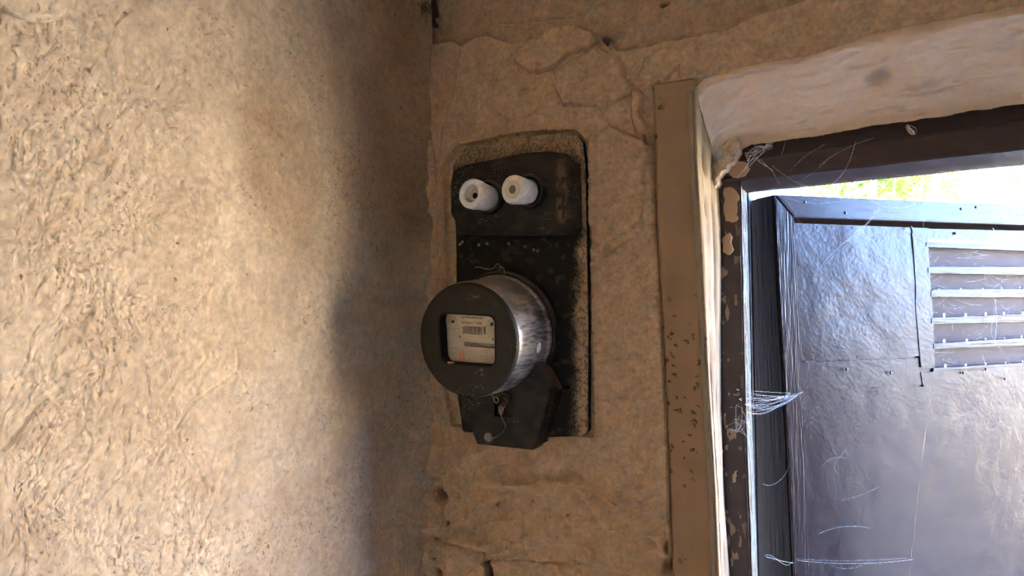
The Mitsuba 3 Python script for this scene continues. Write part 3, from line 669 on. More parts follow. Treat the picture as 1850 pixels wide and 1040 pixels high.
slats = [[(0.2848,1.6953),(0.2846,1.6881),(0.4832,1.6919),(0.4829,1.6843)], [(0.2879,1.6593),(0.2876,1.6504),(0.4820,1.6596),(0.4815,1.6468)], [(0.2921,1.6263),(0.2917,1.6159),(0.4807,1.6256),(0.4802,1.6128)],
         [(0.2918,1.5855),(0.2915,1.5767),(0.4793,1.5874),(0.4788,1.5755)], [(0.2948,1.5485),(0.2945,1.5406),(0.4779,1.5510),(0.4774,1.5391)], [(0.2915,1.5127),(0.2913,1.5071),(0.4765,1.5130),(0.4762,1.5054)]]
ends = []
for a, b, c, d in slats:
    e = lambda p, q, s: p[1]+(q[1]-p[1])*(s-p[0])/(q[0]-p[0])
    z1, z0 = e(a, c, VX1), e(b, d, VX1)
    poly = wobble([b, (VX1, z0), (VX1, z1), a], .008, .0005, 16)
    leafpart('vent_slat', poly, -.014, -.003, M_RAIL, b=.0015)
    ends.append((a, b, (VX1, z1), (VX1, z0)))
dots = [[], [], [(1697,524),(1736,523),(1776,523),(1810,521),(1843,520)], [(1706,570),(1745,570),(1781,568),(1814,567),(1848,566)],
        [(1706,617),(1747,616),(1781,615),(1815,614),(1846,610)], [(1708,662),(1745,661),(1781,660),(1817,658),(1848,655)]]
DOT3 = [(0.3234,1.6263),(0.3661,1.6268),(0.4112,1.6264),(0.4505,1.6278),(0.4895,1.6283)]
DOT4 = [(0.3319,1.5885),(0.3748,1.5876),(0.4156,1.5885),(0.4537,1.5886),(0.4940,1.5886)]
DOT5 = [(0.3306,1.5500),(0.3757,1.5494),(0.4141,1.5490),(0.4535,1.5486),(0.4902,1.5509)]
DOT6 = [(0.3316,1.5131),(0.3722,1.5122),(0.4128,1.5113),(0.4544,1.5112),(0.4911,1.5122)]
for i in range(5):
    (a0, b0, c0, d0), (a1, b1, c1, d1) = ends[i], ends[i+1]
    pl = sg.Polygon([(b0[0]-.012, b0[1]+.006), (VX1+.01, d0[1]+.006), (VX1+.01, c1[1]-.004), (a1[0]-.012, a1[1]-.004)])
    for (s, z) in (None, DOT3, DOT4, DOT5, DOT6)[i] or []:
        r_ = .0018 if i == 1 else .0030
        pl = pl.difference(sg.Point(s, z).buffer(r_, quad_segs=5))
    cs = m3.CrossSection([list(np.array(pl.exterior.coords)[:-1])]+[list(np.array(q.coords)[:-1]) for q in pl.interiors], m3.FillRule.EvenOdd)
    put('vent_plank', xf(cs.extrude(.0018).translate([0, 0, -.0172]), ML), M_PLANK, door)
leafpart('rail_shade_strip', [(st_in[0][0]-.010, zlow(0)-.022), (SW-.04, zlow(SW)-.022), (SW-.04, zlow(SW)+.012), (st_in[0][0]-.010, zlow(0)+.012)], -.030, -.020, M_EDGE, label='dark strip put in as the shade under the top rail')  # dark backing strip standing in for the shadow gap below the rail
# nails and tacks in the sheet edges
nail = m3.Manifold.sphere(.0022, 14).scale([1, 1, .55])
for pts in ([(0.3411,1.7090),(0.4124,1.7160),(0.2536,1.7154)], [(0.1355,1.5182),(0.2133,1.5100),(0.3500,1.5037),(0.4335,1.4907),(0.3955,1.5065)], [(0.0691,1.7459),(0.1367,1.7335),(0.3501,1.7448),(0.3800,1.7481)]):
    for s, z in pts:
        put('nail', xf(nail.translate([s, z, .0004-.003*(z < 1.71)]), ML), M_STILE, door, smooth=True)

# ------------------------------------------------------------------ meter board
FB = lambda y: frame((0, y, 0), (1, 0, 0), (0, 0, 1), (0, -1, 0))
board = thing('meter_board', 'black dusty board on the brown plaster that carries the round meter and two white fuses', 'meter board')
bo = [(0.0308,1.6999),(0.0273,1.7926),(0.0446,1.8136),(0.0857,1.8161),(0.1325,1.8191),(0.1743,1.8183),(0.1952,1.8139),(0.2026,1.8052),(0.2056,1.7755),(0.2057,1.5810),(0.2031,1.4648),(0.1976,1.4593),(0.1543,1.4549),(0.0370,1.4534),(0.0304,1.4986)]
bp_ = bevel_prism(round_poly(bo, .004), -.002, .022, .003)
sl_ = [(0.1688,1.5182),(0.1834,1.5182),(0.1834,1.5142),(0.1687,1.5143)]
bp_ = bp_-CS(sl_).extrude(.03).translate([0, 0, .012])
put('base_board', xf(bp_, FB(0)), M_BOARD, board, smooth=30)
# raised cover
co = [(0.0446,1.7008),(0.0425,1.7195),(0.0371,1.7288),(0.0368,1.7634),(0.0410,1.7816),(0.0591,1.7882),(0.0973,1.7905),(0.1341,1.7940),(0.1694,1.7929),(0.1926,1.7873),(0.2005,1.7782),(0.2013,1.7432),(0.2013,1.7020),(0.1937,1.6936),(0.1503,1.6946)]
put('fuse_cover', xf(bevel_prism(round_poly(co, .003), .018, .048, .008, 5), FB(0)), M_BAK, board, smooth=35, label='raised black cover round the fuses')
for (x, z) in [(0.0375,1.6918),(0.0408,1.6944),(0.0645,1.6898),(0.0763,1.6906),(0.1277,1.6848),(0.1393,1.6802),(0.1444,1.6787),(0.1061,1.6892)]:
    put('paint_drop', xf(m3.Manifold.sphere(.0022, 12).scale([1, 1, .35]), frame((x, -.0222, z), (1, 0, 0), (0, 0, 1), (0, -1, 0))), mat('grey_drop', plain((.20, .19, .13), .8, .2)) if 'mat_grey_drop' not in scene else 'mat_grey_drop', board, smooth=True)

# ------------------------------------------------------------------ fuses
def fuse(front, back, y0, y1, R, kind, label):
    t = thing('fuse_plug', label, 'fuse', 'screw-in fuses on the meter board')
    a = np.array([front[0], y1, front[1]]); b = np.array([back[0], y0, back[1]])
    ax = nrm(a-b); L_ = np.linalg.norm(a-b)
    x = nrm(np.cross([0, 0, 1], ax)); y = np.cross(ax, x)
    M = frame(b, x, y, ax)
    r1, r2 = R, R*.90
    if kind:
        prof = [(0, -.004), (r2, -.004), (r2, .002), (r1*.93, L_*.5), (r1*.97, L_*.55), (r1, L_*.62), (r1, L_-.0022), (r1-.0006, L_-.0008), (r1-.0018, L_), (R*.64, L_), (R*.61, L_-.0008), (R*.57, L_-.0030), (R*.44, L_-.0090), (0, L_-.0095)]
        bd = put('body', xf(lathe(prof), M), M_CERAMIC, t, smooth=40)
        put('recess', xf(lathe([(R*.615, L_-.0009), (R*.57, L_-.0028), (R*.435, L_-.0086), (0, L_-.0088), (0, L_-.0091), (R*.44, L_-.0090), (R*.575, L_-.0030), (R*.62, L_-.0010)]), M), M_RECESS, bd, smooth=40, label='inner cone with its shade painted in grey')
        put('hole', xf(lathe([(0, L_-.0095), (.0034, L_-.0095), (.0034, L_-.0079), (.0028, L_-.0078), (0, L_-.0080)], 24), xf_off(M, (.0006, -.0012))), M_BLACK, bd, smooth=40, label='black contact hole')
    else:
        prof = [(0, -.004), (r2, -.004), (r2, .002), (r1*.97, L_*.6), (r1, L_-.003), (r1-.0007, L_-.001), (r1-.002, L_), (R*.66, L_), (R*.63, L_-.0012), (0, L_-.0012)]
        bd = put('body', xf(lathe(prof), M), M_CERAMIC, t, smooth=40)
        put('insert', xf(lathe([(0, L_-.0014), (R*.62, L_-.0014), (R*.61, L_-.0006), (R*.30, L_-.0009), (0, L_-.0009)]), M), M_CREAMCER, bd, smooth=40, label='cream disc')
        put('button', xf(lathe([(0, L_-.0012), (R*.29, L_-.0012), (R*.27, L_-.0002), (0, L_-.0001)], 32), M), M_GREYC, bd, smooth=40, label='grey centre button')
    Rs = R*1.12
    return M, Rs
def xf_off(M, o):
    N = M.copy(); N[:3, 3] += M[:3, 0]*o[0]+M[:3, 1]*o[1]; return N
fl, flb = [(0.0847,1.7453)][0], [(0.0892,1.7434)][0]
fr, frb = [(0.1365,1.7462)][0], [(0.1426,1.7462)][0]
for (bk_, y_) in ((flb, -.0455), (frb, -.0455)):
    M = frame((bk_[0]+.004, y_, bk_[1]), (1, 0, 0), (0, 0, 1), (0, -1, 0))
    put('fuse_socket', xf(lathe([(.012, 0), (.0205, 0), (.0205, .008), (.0195, .010), (.0175, .0105), (.0165, .009), (.0165, .002), (.012, .002)]), M), M_BAK, board, smooth=40, label='black collar round a fuse')
fuse(fl, flb, -.050, -.080, .0178, True, 'white porcelain fuse plug with a hollow cone and black hole, left one')
fuse(fr, frb, -.052, -.076, .0170, False, 'white porcelain fuse plug with a cream disc and grey button, right one')

# ------------------------------------------------------------------ electricity meter
mo = np.array([.0997, -.0292, 1.5806]); mf = np.array([.0942, -.115, 1.5755])
ax = nrm(mf-mo); LM = np.linalg.norm(mf-mo)
rl = math.radians(-2.0)
zx = nrm(np.array([0, 0, 1])-ax*ax[2]); xx = np.cross(zx, ax); 
xx, zx = xx*math.cos(rl)+zx*math.sin(rl), zx*math.cos(rl)-xx*math.sin(rl)
MM = frame(mo, xx, zx, ax)
meter = thing('electricity_meter', 'round grey and black electricity meter with a cream dial, hung on the black board', 'electricity meter')
FR = .0605
put('flange', xf(lathe([(0, 0), (.0735, 0), (.0748, .001), (.0750, .006), (.0742, .0085), (.0725, .0092), (.0705, .0085), (.0695, .006), (0, .006)], 96), MM), M_BAK, meter, smooth=35, label='black rim behind the case')
Zc = LM-.0065
put('case', xf(lathe([(0, .005), (.0700, .005), (.0708, .010), (.0706, .0135), (.0692, .0150), (.0682, .0160), (.0680, .020), (.0672, .045), (.0660, Zc-.008), (.0652, Zc-.003), (.0636, Zc), (.050, Zc), (.050, .02), (0, .02)], 96), MM), M_CASE, meter, smooth=35, label='worn grey metal case')
prof = m3.CrossSection([[(0, Zc-.004), (.0640, Zc-.004), (.0645, Zc-.001), (.0640, Zc+.0022), (.0625, Zc+.0042), (.0605, Zc+.0052), (.0560, Zc+.0058), (0, Zc+.0065)]])
face = prof.revolve(96)
win = [(-.0345, .0295), (.0385, .0285), (.0380, -.0265), (-.0320, -.0265)]
winr = round_poly(win, .0085)
wcs = CS(winr)
face = face-wcs.extrude(.03).translate([0, 0, Zc-.012])
put('face_cover', xf(face, MM), M_FACE, meter, smooth=35, label='black front cover with a rounded window')
rimcs = wcs.offset(.0016, m3.JoinType.Round, 2, 24)-wcs.offset(-.0004, m3.JoinType.Round, 2, 24)
put('window_rim', xf(rimcs.extrude(.011).translate([0, 0, Zc-.0048]), MM), M_BLACK, meter, smooth=30, label='black inner edge of the window')
wv, wf = trimesh.creation.triangulate_polygon(sg.Polygon(winr), engine='earcut')
put('window', xf(trimesh.Trimesh(np.c_[wv, np.full(len(wv), Zc-.0005)], wf, process=False), MM), 'mat_glass', meter, label='glass pane over the dial')
DZ = Zc-.0095
wall_ring = wcs.offset(.004, m3.JoinType.Round, 2, 24)-wcs.offset(.0012, m3.JoinType.Round, 2, 24)
put('inner_well', xf(wall_ring.extrude(.012).translate([0, 0, DZ-.002]), MM), M_BLACK, meter, smooth=30)
topd = sg.Polygon(winr).buffer(.003)
upper_d = topd.intersection(sg.box(-.1, .0155, .1, .1)); lower_d = topd.intersection(sg.box(-.1, -.1, .1, .0150))
scr = [(-.0255, .0188), (.0262, .0180)]
dial = trimesh.creation.extrude_polygon(upper_d, .0008, engine='earcut'); dial.apply_translation((0, 0, DZ))
du_ = put('dial_plate', xf(dial, MM), M_DIAL, meter, label='cream upper dial strip')
slot_p = sg.LineString([(-.0095, -.0062), (.06, -.0078)]).buffer(.0027)
reg_p = sg.box(-.0130, .0050, .0135, .0142); reg2 = sg.box(.0150, .0058, .0182, .0142)
lower_d = lower_d.difference(slot_p).difference(reg_p).difference(reg2)
if lower_d.geom_type != 'Polygon': lowers = list(lower_d.geoms)
else: lowers = [lower_d]
ld = cat_(*[trimesh.creation.extrude_polygon(g_, .0010, engine='earcut') for g_ in lowers]); ld.apply_translation((0, 0, DZ-.0006))
dl = put('dial_plate', xf(ld, MM), M_DIAL2, meter, label='cream lower dial plate, ruled lines')
for i in range(5):
    put('counter_drum', xf(rbox((-.0128+i*.0053, .0054, DZ-.0040), (-.0080+i*.0053, .0140, DZ-.0012), .0006), MM), M_REG, dl)
put('counter_drum', xf(rbox((.0153, .0060, DZ-.004), (.0180, .0140, DZ-.0012), .0005), MM), M_REG, dl)
put('counter_disc', xf(lathe([(0, 0), (.030, 0), (.030, .0016), (0, .0016)], 48), MM@frame((.022, -.0078, DZ-.033), (1, 0, 0), (0, 0, -1), (0, 1, 0))), M_SLOT, meter, label='dark metal disc in the slot')
put('slot_back', xf(rbox((-.036, -.03, DZ-.042), (.041, .018, DZ-.038), .001), MM), M_BLACK, meter)
for i, (sx, sy) in enumerate(scr):
    s_ = put('dial_screw', xf(m3.Manifold.cylinder(.0014, .0021, .0019, 24).translate([sx, sy, DZ+.0007]), MM), M_BLACK, du_, label='dark dial screw', smooth=40)
    ring = sg.Point(sx, sy).buffer(.0052, quad_segs=16).difference(sg.Point(sx, sy).buffer(.0049, quad_segs=16)).intersection(topd).intersection(sg.box(-.1, .0158, .1, .1))
    for g_ in getattr(ring, 'geoms', [ring]):
        if g_.area > 1e-9:
            q = trimesh.creation.extrude_polygon(g_, .0002, engine='earcut'); q.apply_translation((0, 0, DZ+.0008)); put('printed_ring', xf(q, MM), M_INK, du_)
for (sx, sy) in ((-.0165, .0020), (.0270, .0008)):
    put('dial_screw', xf(m3.Manifold.cylinder(.0006, .0013, .0011, 16).translate([sx, sy, DZ+.0003]), MM), M_REG, dl)
for k in range(5):
    q = trimesh.creation.box(bounds=[(-.030+.012*(k > 0), -.0118-.0026*k, DZ+.0004), (.040, -.01155-.0026*k, DZ+.00055)])
    put('ruled_line', xf(q, MM), M_REG, dl)
tx = meshkit.text_mesh('КИЛОВАТТ-ЧАСЫ', .0026, .0002, bold=True)
tx.apply_transform(np.diag([.0270/tx.extents[0], 1, 1, 1])); tx.apply_translation((-.0135, .0170, DZ+.0008))
put('lettering', xf(tx, MM), M_INK, du_)
tx = meshkit.text_mesh('СЧЕТЧИК ОДНОФАЗНЫЙ', .0016, .0002, bold=True)
tx.apply_transform(np.diag([.0285/tx.extents[0], 1, 1, 1])); tx.apply_translation((-.0138, .0234, DZ+.0008))
put('lettering', xf(tx, MM), M_INK, du_)
of = trimesh.creation.extrude_polygon(sg.Polygon([(-.0165, -.0270), (-.0095, -.0270), (-.0105, -.0205), (-.0125, -.0130), (-.0145, -.0150), (-.0170, -.0215)]), .0006, engine='earcut')
of.apply_translation((0, 0, DZ+.0016)); put('paper_flake', xf(of, MM), M_ORANGE, meter, label='orange scrap behind the glass')
of = trimesh.creation.extrude_polygon(sg.Polygon([(-.0255, -.0262), (-.0210, -.0285), (-.0140, -.0262), (-.0160, -.0250), (-.0225, -.0248)]), .0006, engine='earcut')
of.apply_translation((0, 0, Zc+.0056)); put('paper_flake', xf(of, MM), M_ORANGE, meter, label='orange scrap at the window edge')
put('face_boss', xf(lathe([(.0028, 0), (.0040, 0), (.0040, .0006), (.0034, .0009), (.0028, .0006)], 32), MM@frame((-.0010, .0405, Zc+.0056), (1, 0, 0), (0, 1, 0), (0, 0, 1))), M_FACE, meter, smooth=40, label='small ring in the cover')
# white dab on the side of the case: follows the cylinder
ths = np.radians(np.linspace(-4, 12, 20)-10); zz_ = np.linspace(.022, .034, 14)
dab = []
TH, ZB = np.meshgrid(np.linspace(0, 2*np.pi, 28, endpoint=False), [0, .5, 1.], indexing='ij')
rr_ = 1+.14*np.cos(TH*5+1)*np.where(ZB > .9, 1, 0)+.1*np.cos(TH*9)*np.where(ZB > .9, 1, 0)
ang = math.radians(-9)+math.radians(9.0)*ZB*rr_*np.sin(TH); zpos = .036+.0075*ZB*rr_*np.cos(TH)
Rd = .0677-(zpos-.02)*.045+.00045*(1-ZB**4)+.0002
vd = np.stack([Rd*np.cos(ang), Rd*np.sin(ang), zpos], -1).reshape(-1, 3)
fd = []
for i in range(28):
    j = (i+1) % 28
    for k in range(2):
        a, b, c, d = i*3+k, i*3+k+1, j*3+k+1, j*3+k
        fd += [(a, b, c), (a, c, d)]
dm = trimesh.Trimesh(vd, fd, process=False)
put('paint_dab', xf(dm, MM), M_WHITEPAINT, meter, label='white dab of paint on the case')
# lug, seal and wire on top
put('lug', xf(rbox((-.006, .070, .004), (.006, .0800, .0075), .0015), MM), M_BAK, meter, smooth=30)
wp = bend([(0, .076, .009), (.004, .081, .012), (.001, .084, .012), (-.004, .080, .011), (-.013, .0775, .014), (-.024, .0800, .015), (-.030, .0790, .014)], 40)
put('seal_wire', xf(tube(wp, .0008), MM), M_WIRE, meter, smooth=True, label='twisted wire at the top of the meter')
put('seal_wire', xf(tube(bend([(.004, .081, .012), (.009, .078, .012), (.010, .071, .013)], 16), .0009), MM), M_WIRE, meter, smooth=True)
# terminal cover
tc = [(0.0582,1.5049),(0.0647,1.4840),(0.0705,1.4732),(0.0799,1.4495),(0.1528,1.4482),(0.1613,1.4708),(0.1706,1.4983),(0.1750,1.5191),(0.1691,1.5351),(0.1524,1.5573),(0.0733,1.5556),(0.0607,1.5222)]
tcp = bevel_prism(round_poly(tc, .0012), .0362, .064, .0025, 3)
note = [(0.1042,1.5070),(0.1272,1.5081),(0.1275,1.4838),(0.1039,1.4837)]
nm = CS(note)
tcp = tcp-nm.extrude(.02).translate([0, 0, .0575])
put('terminal_cover', xf(tcp, FB(0)), M_BAK, meter, smooth=30, label='black tapering cover of the wire terminals')
tcb = [(0.0548,1.5117),(0.0619,1.4675),(0.0785,1.4449),(0.1541,1.4506),(0.1666,1.4852),(0.1747,1.5147),(0.1700,1.5229),(0.1618,1.5369),(0.0950,1.5349)]
put('terminal_base', xf(bevel_prism(round_poly(tcb, .001), .0224, .036, .002), FB(0)), M_BAK, meter, smooth=30)
wx = lambda pts: [(x, y, z) for (x, z), y in pts]
W1 = [(0.1177,1.5063),(0.1219,1.5007),(0.1168,1.4941),(0.1145,1.4850),(0.1193,1.4725),(0.1150,1.4664),(0.1063,1.4601),(0.0990,1.4576)]
put('seal_wire', tube(bend([(x, -.066, z) for x, z in W1], 40), .0006), M_WIRE, meter, smooth=True, label='thin sealing wire')
sx, sz = [(0.0965,1.4590)][0]
put('seal', xf(m3.Manifold.cylinder(.0035, .0055, .0050, 24)-m3.Manifold.cylinder(.004, .0007, .0007, 8).translate([.002, .0015, 0]), frame((sx, -.0638, sz), (1, 0, 0), (0, .25, .97), (0, -.97, .25))), M_LEAD, meter, smooth=40, label='grey lead seal at the bottom')
sx, sz = [(0.1122,1.4916)][0]
put('seal', xf(m3.Manifold.sphere(.0035, 20).scale([1, 1.9, .8]), frame((sx, -.0625, sz), (1, .1, 0), (0, 0, 1), (0, -1, 0))), M_WIRE, meter, smooth=True, label='small pale seal in the notch')
Y1 = [(0.1037,1.5091),(0.1065,1.5041),(0.1093,1.5004),(0.1115,1.5030),(0.1072,1.5067)]
put('thread', tube(bend([(x, -.069, z) for x, z in Y1], 24), .0008), M_YELLOW, meter, smooth=True, label='yellow thread under the case')
Y2 = [(0.1128,1.5084),(0.1164,1.5111),(0.1227,1.5101),(0.1255,1.5052),(0.1226,1.4999),(0.1169,1.5009)]
put('clasp', tube(bend([(x, -.069, z) for x, z in Y2], 30), .0014), M_BAK, meter, smooth=True, label='bent black wire clasp')

# ------------------------------------------------------------------ round cover on the left wall
cy, cz = -.5095, 1.8445
jb = lathe([(0, 0), (.0305, 0), (.0305, .0062), (.0335, .0066), (.0338, .0085), (.0330, .0102), (.0315, .0110), (.010, .0118), (0, .0120)], 72)
q = jb.vertices.copy(); q[:, 2] += np.where(q[:, 2] > .004, .0004*n2(q[:, :2]*1, .008, 2, 95), 0); jb.vertices = q
put('box_cover', xf(jb, frame((X0-.0005, cy, cz), (0, 1, 0), (0, 0, 1), (1, 0, 0))), M_LEFT, label='round plaster-coloured cover set in the pitted wall, top left corner', cat='junction box', smooth=40)

# ------------------------------------------------------------------ cobwebs
def web(name, strands, label, r=.00017, m=M_WEB, sag=.003, group=None):
    ms = []
    for s in strands:
        r_ = r*.72; p = bend(s, 18)
        t = np.linspace(0, 1, 18); p[:, 2] -= sag*4*t*(1-t)
        p += rng.normal(0, .00012, p.shape)*np.sin(np.pi*t)[:, None]
        ms.append(tube(p, r_*rng.uniform(.5, 1.3), 4))
    return put(name, cat_(*ms), m, label=label, cat='cobweb', kind='stuff')
def w3(pts, y): return [(x, y, z) for x, z in pts]
def l3(pts, o=.004): return [tuple(LI+LU*s+LN*o+np.array([0, 0, z])) for s, z in pts]
# tangled web under the lintel corner
S_ = []
A_ = w3([(0.3720,1.7755),(0.3754,1.7853),(0.3794,1.7930),(0.3884,1.7988),(0.3979,1.8011),(0.4029,1.8012),(0.3622,1.7649),(0.3702,1.7790)], .088)
for i in range(26):
    a, b = A_[rng.integers(0, 6)], A_[rng.integers(2, 6)]
    o = rng.normal(0, .004, 3)
    if np.linalg.norm(np.subtract(a, b)) < 1e-6: continue
    S_.append([np.array(a)+o*.6, (np.array(a)+b)/2+rng.normal(0, .003, 3), np.array(b)+rng.normal(0, .003, 3)])
S_ += [[A_[6], A_[0], A_[3]], w3([(0.3850,1.7884),(0.3931,1.7802),(0.4017,1.7727),(0.4047,1.7684)], .088), w3([(0.3857,1.7890),(0.3944,1.7814),(0.4005,1.7741),(0.4042,1.7705)], .087), w3([(0.4047,1.7684),(0.4113,1.7539)], .088)]
web('cobweb', S_, 'tangled grey cobweb in the top left corner of the door frame', .0003, sag=.001)
S_ = [w3([(0.4195,1.8082),(0.4142,1.7888)], .09), w3([(0.4034,1.7766),(0.4663,1.7511),(0.4931,1.7947)], .09), w3([(0.4549,1.7716),(0.4931,1.7947),(0.5128,1.7976)], .09), w3([(0.4306,1.7542),(0.4669,1.7802)], .09), w3([(0.4236,1.7680),(0.4299,1.7773),(0.4613,1.7957)], .09)]
web('cobweb', S_, 'thin loose strands across the dark head of the door frame', .00016)
S_ = []
B_ = w3([(0.5448,1.8079),(0.5480,1.8056),(0.5511,1.7997),(0.5521,1.7977),(0.5474,1.8014)], .09)
for i in range(12): S_.append([np.array(B_[0])+rng.normal(0, .0015, 3), np.array(B_[2])+rng.normal(0, .0018, 3), np.array(B_[3])+rng.normal(0, .0006, 3)])
web('cobweb', S_, 'small white tuft of web hanging from the frame head', .0003, sag=0)
# bridge of web from the jamb to the leaf
S_ = []
C1 = w3([(0.3567,1.5064),(0.3533,1.5002),(0.3597,1.4950),(0.3661,1.4886),(0.3485,1.4843),(0.3691,1.4787)], .095); C2 = l3([(0.0366,1.4918),(0.0329,1.4876),(0.0472,1.4883),(0.0301,1.4812),(0.0562,1.4922)], .003)
for i in range(24):
    a, b = np.array(C1[rng.integers(0, 6)]), np.array(C2[rng.integers(0, 5)])
    t = rng.uniform(.35, .65); mid = a*(1-t)+b*t+np.array([0, 0, rng.uniform(-.012, .002)])
    S_.append([a, mid, b])
web('cobweb', S_, 'white web stretched from the jamb to the door leaf beside the dark gap', .00015, sag=.002)
S_ = []
D_ = w3([(0.3562,1.4866),(0.3508,1.4775),(0.3478,1.4569),(0.3591,1.4664),(0.3609,1.4611),(0.3556,1.4540),(0.3439,1.4587),(0.3626,1.4815),(0.3656,1.4682),(0.3684,1.4482)], .094)
for i in range(22):
    a, b = D_[rng.integers(0, 10)], D_[rng.integers(0, 10)]
    if a == b: continue
    S_.append([a, (np.array(a)+b)/2+rng.normal(0, .004, 3), b])
web('cobweb', S_, 'ragged web on the brown jamb below the bridge of web', .00024, sag=.001)
E1 = l3([(-0.0123,1.3782),(0.0083,1.3770),(0.0216,1.3858),(0.0298,1.3980)], .006)
web('cobweb', [E1], 'single sagging strand across the dark leaf edge', .00035, sag=.0)
E2 = l3([(-0.0111,1.2863),(0.0059,1.2799),(0.0274,1.2699),(0.0319,1.2736)], .006)
web('cobweb', [E2, l3([(-0.0112,1.2856),(0.0162,1.2757),(0.0327,1.2713)], .007)], 'lowest strand across the dark leaf edge', .0003, sag=.0)
# strands on the leaf
S_ = [l3([(0.1919,1.7411),(0.1698,1.7213),(0.1135,1.6825),(0.0737,1.6391)], .006), l3([(0.1819,1.7370),(0.1618,1.7135),(0.1231,1.6901)], .007), l3([(0.1899,1.7418),(0.1471,1.7018),(0.0944,1.6614)], .0065), l3([(0.1737,1.7229),(0.1501,1.7072)], .008)]
web('cobweb', S_, 'slanting pale strands over the upper left metal sheet of the leaf', .00018, sag=.001)
S_ = [l3([(0.0292,1.7533),(0.0507,1.7260),(0.0654,1.7012)], .006), l3([(0.0353,1.7491),(0.0875,1.7449),(0.1632,1.7594)], .006), l3([(0.1631,1.7579),(0.2419,1.7449),(0.2574,1.7501)], .006), l3([(0.2733,1.7617),(0.2697,1.7156)], .006)]
web('cobweb', S_, 'fine strands over the top rail of the leaf', .0002, sag=.001)
S_ = [l3([(0.4031,1.6145),(0.4073,1.6071),(0.4043,1.5865),(0.4020,1.5521)], .005), l3([(0.4019,1.5505),(0.4171,1.5352),(0.4345,1.5131)], .005), l3([(0.4052,1.6112),(0.4076,1.5824),(0.4030,1.5505)], .006), l3([(0.3789,1.5301),(0.3850,1.5135)], .005)]
web('cobweb', S_, 'long white strand hanging over the vent slats', .0004, sag=.0)
S_ = []
for (cs_, cz_), n_, sp in zip([(0.3852,1.6757),(0.2972,1.6366),(0.4291,1.6401),(0.3495,1.5998),(0.4505,1.5939),(0.3088,1.6687),(0.3702,1.5626),(0.3149,1.5321)], (10, 6, 12, 14, 8, 6, 6, 6), (.022, .016, .028, .026, .018, .014, .022, .02)):
    for i in range(n_):
        a, b = ((cs_+sp*rng.normal(), cz_+.008*rng.normal()) for _ in range(2))
        S_.append(l3([a, b], -.006))
web('cobweb', S_, 'dusty web tangles caught between the vent slats', .00014, sag=.001)
S_ = [l3([(0.1117,1.3797),(0.1074,1.3927),(0.1218,1.4064),(0.1266,1.4120)], .002), l3([(0.0774,1.3021),(0.1237,1.3078),(0.1662,1.2991)], .002), l3([(0.1153,1.3422),(0.1532,1.3480),(0.1824,1.3542)], .002), l3([(0.0407,1.2739),(0.1317,1.2606),(0.2287,1.2510)], .002),
      l3([(0.0407,1.2725),(0.1506,1.2551),(0.2387,1.2481)], .004), l3([(0.0945,1.2595),(0.1315,1.2509),(0.1601,1.2546)], .003), l3([(0.4391,1.4364),(0.4513,1.3941)], .003), l3([(0.3693,1.3698),(0.3916,1.3744)], .003), l3([(0.0843,1.3896),(0.0983,1.3994),(0.1356,1.3947)], .002)]
web('cobweb', S_, 'broken strands over the large lower metal sheet', .00018, sag=.001)
# sooty tufts in the plaster
def tuft(pts, y, n_, sp, label):
    S_ = []
    c = np.array([pts[0], y, pts[1]])
    for i in range(n_):
        a = c+rng.normal(0, sp, 3)*np.array([1, .4, 1]); b = c+rng.normal(0, sp, 3)*np.array([1, .4, 1])
        S_.append([a, (a+b)/2+rng.normal(0, sp*.5, 3)*np.array([1, .3, 1]), b])
    web('cobweb', S_, label, .0003, M_DARKWEB, .001)
tuft([(0.2297,1.9221)][0], -.0075, 60, .0035, 'sooty tuft of web above the plaster patch over the meter')
tuft([(-0.0194,2.0119)][0], -.012, 60, .007, 'sooty web in the top of the wall corner')

# ------------------------------------------------------------------ outdoors
M_GROUND = mat('garden_ground', plain(proc(lambda p, n, uv: mix((.16, .15, .13), (.10, .115, .07), smoothstep(.4, .6, fbm(p.x*.8, p.y*.8, 0, 4)))), .95, .1))
put('ground', trimesh.creation.box(bounds=[(-60, .24, -.35), (60, 80, -.12)]), M_GROUND, kind='structure', label='garden ground outside the door', cat='ground')
M_APRON = mat('bounce_apron', plain(proc(lambda p, n, uv: mix((.54, .47, .36), (.66, .58, .45), fbm(p.x*3, p.y*3, 0, 4))), .95, .1))
put('bounce_apron', trimesh.creation.box(bounds=[(-1, .24, -.2), (2.2, 2.6, -.10)]), M_APRON, kind='structure', label='unseen pale paving added outside the door to bounce light onto the soffit', cat='paving')  # unseen paving added to bounce light up to the soffit
scene['mat_leaves'] = {'type': 'principledthin', 'base_color': proc(lambda p, n, uv: mix((.16, .30, .05), (.34, .48, .12), noise(p.x*14, p.y*14, p.z*14))), 'roughness': .6, 'diff_trans': .9, 'spec_trans': 0.}
M_BARK = mat('bark', plain((.30, .26, .20), .9, .2))
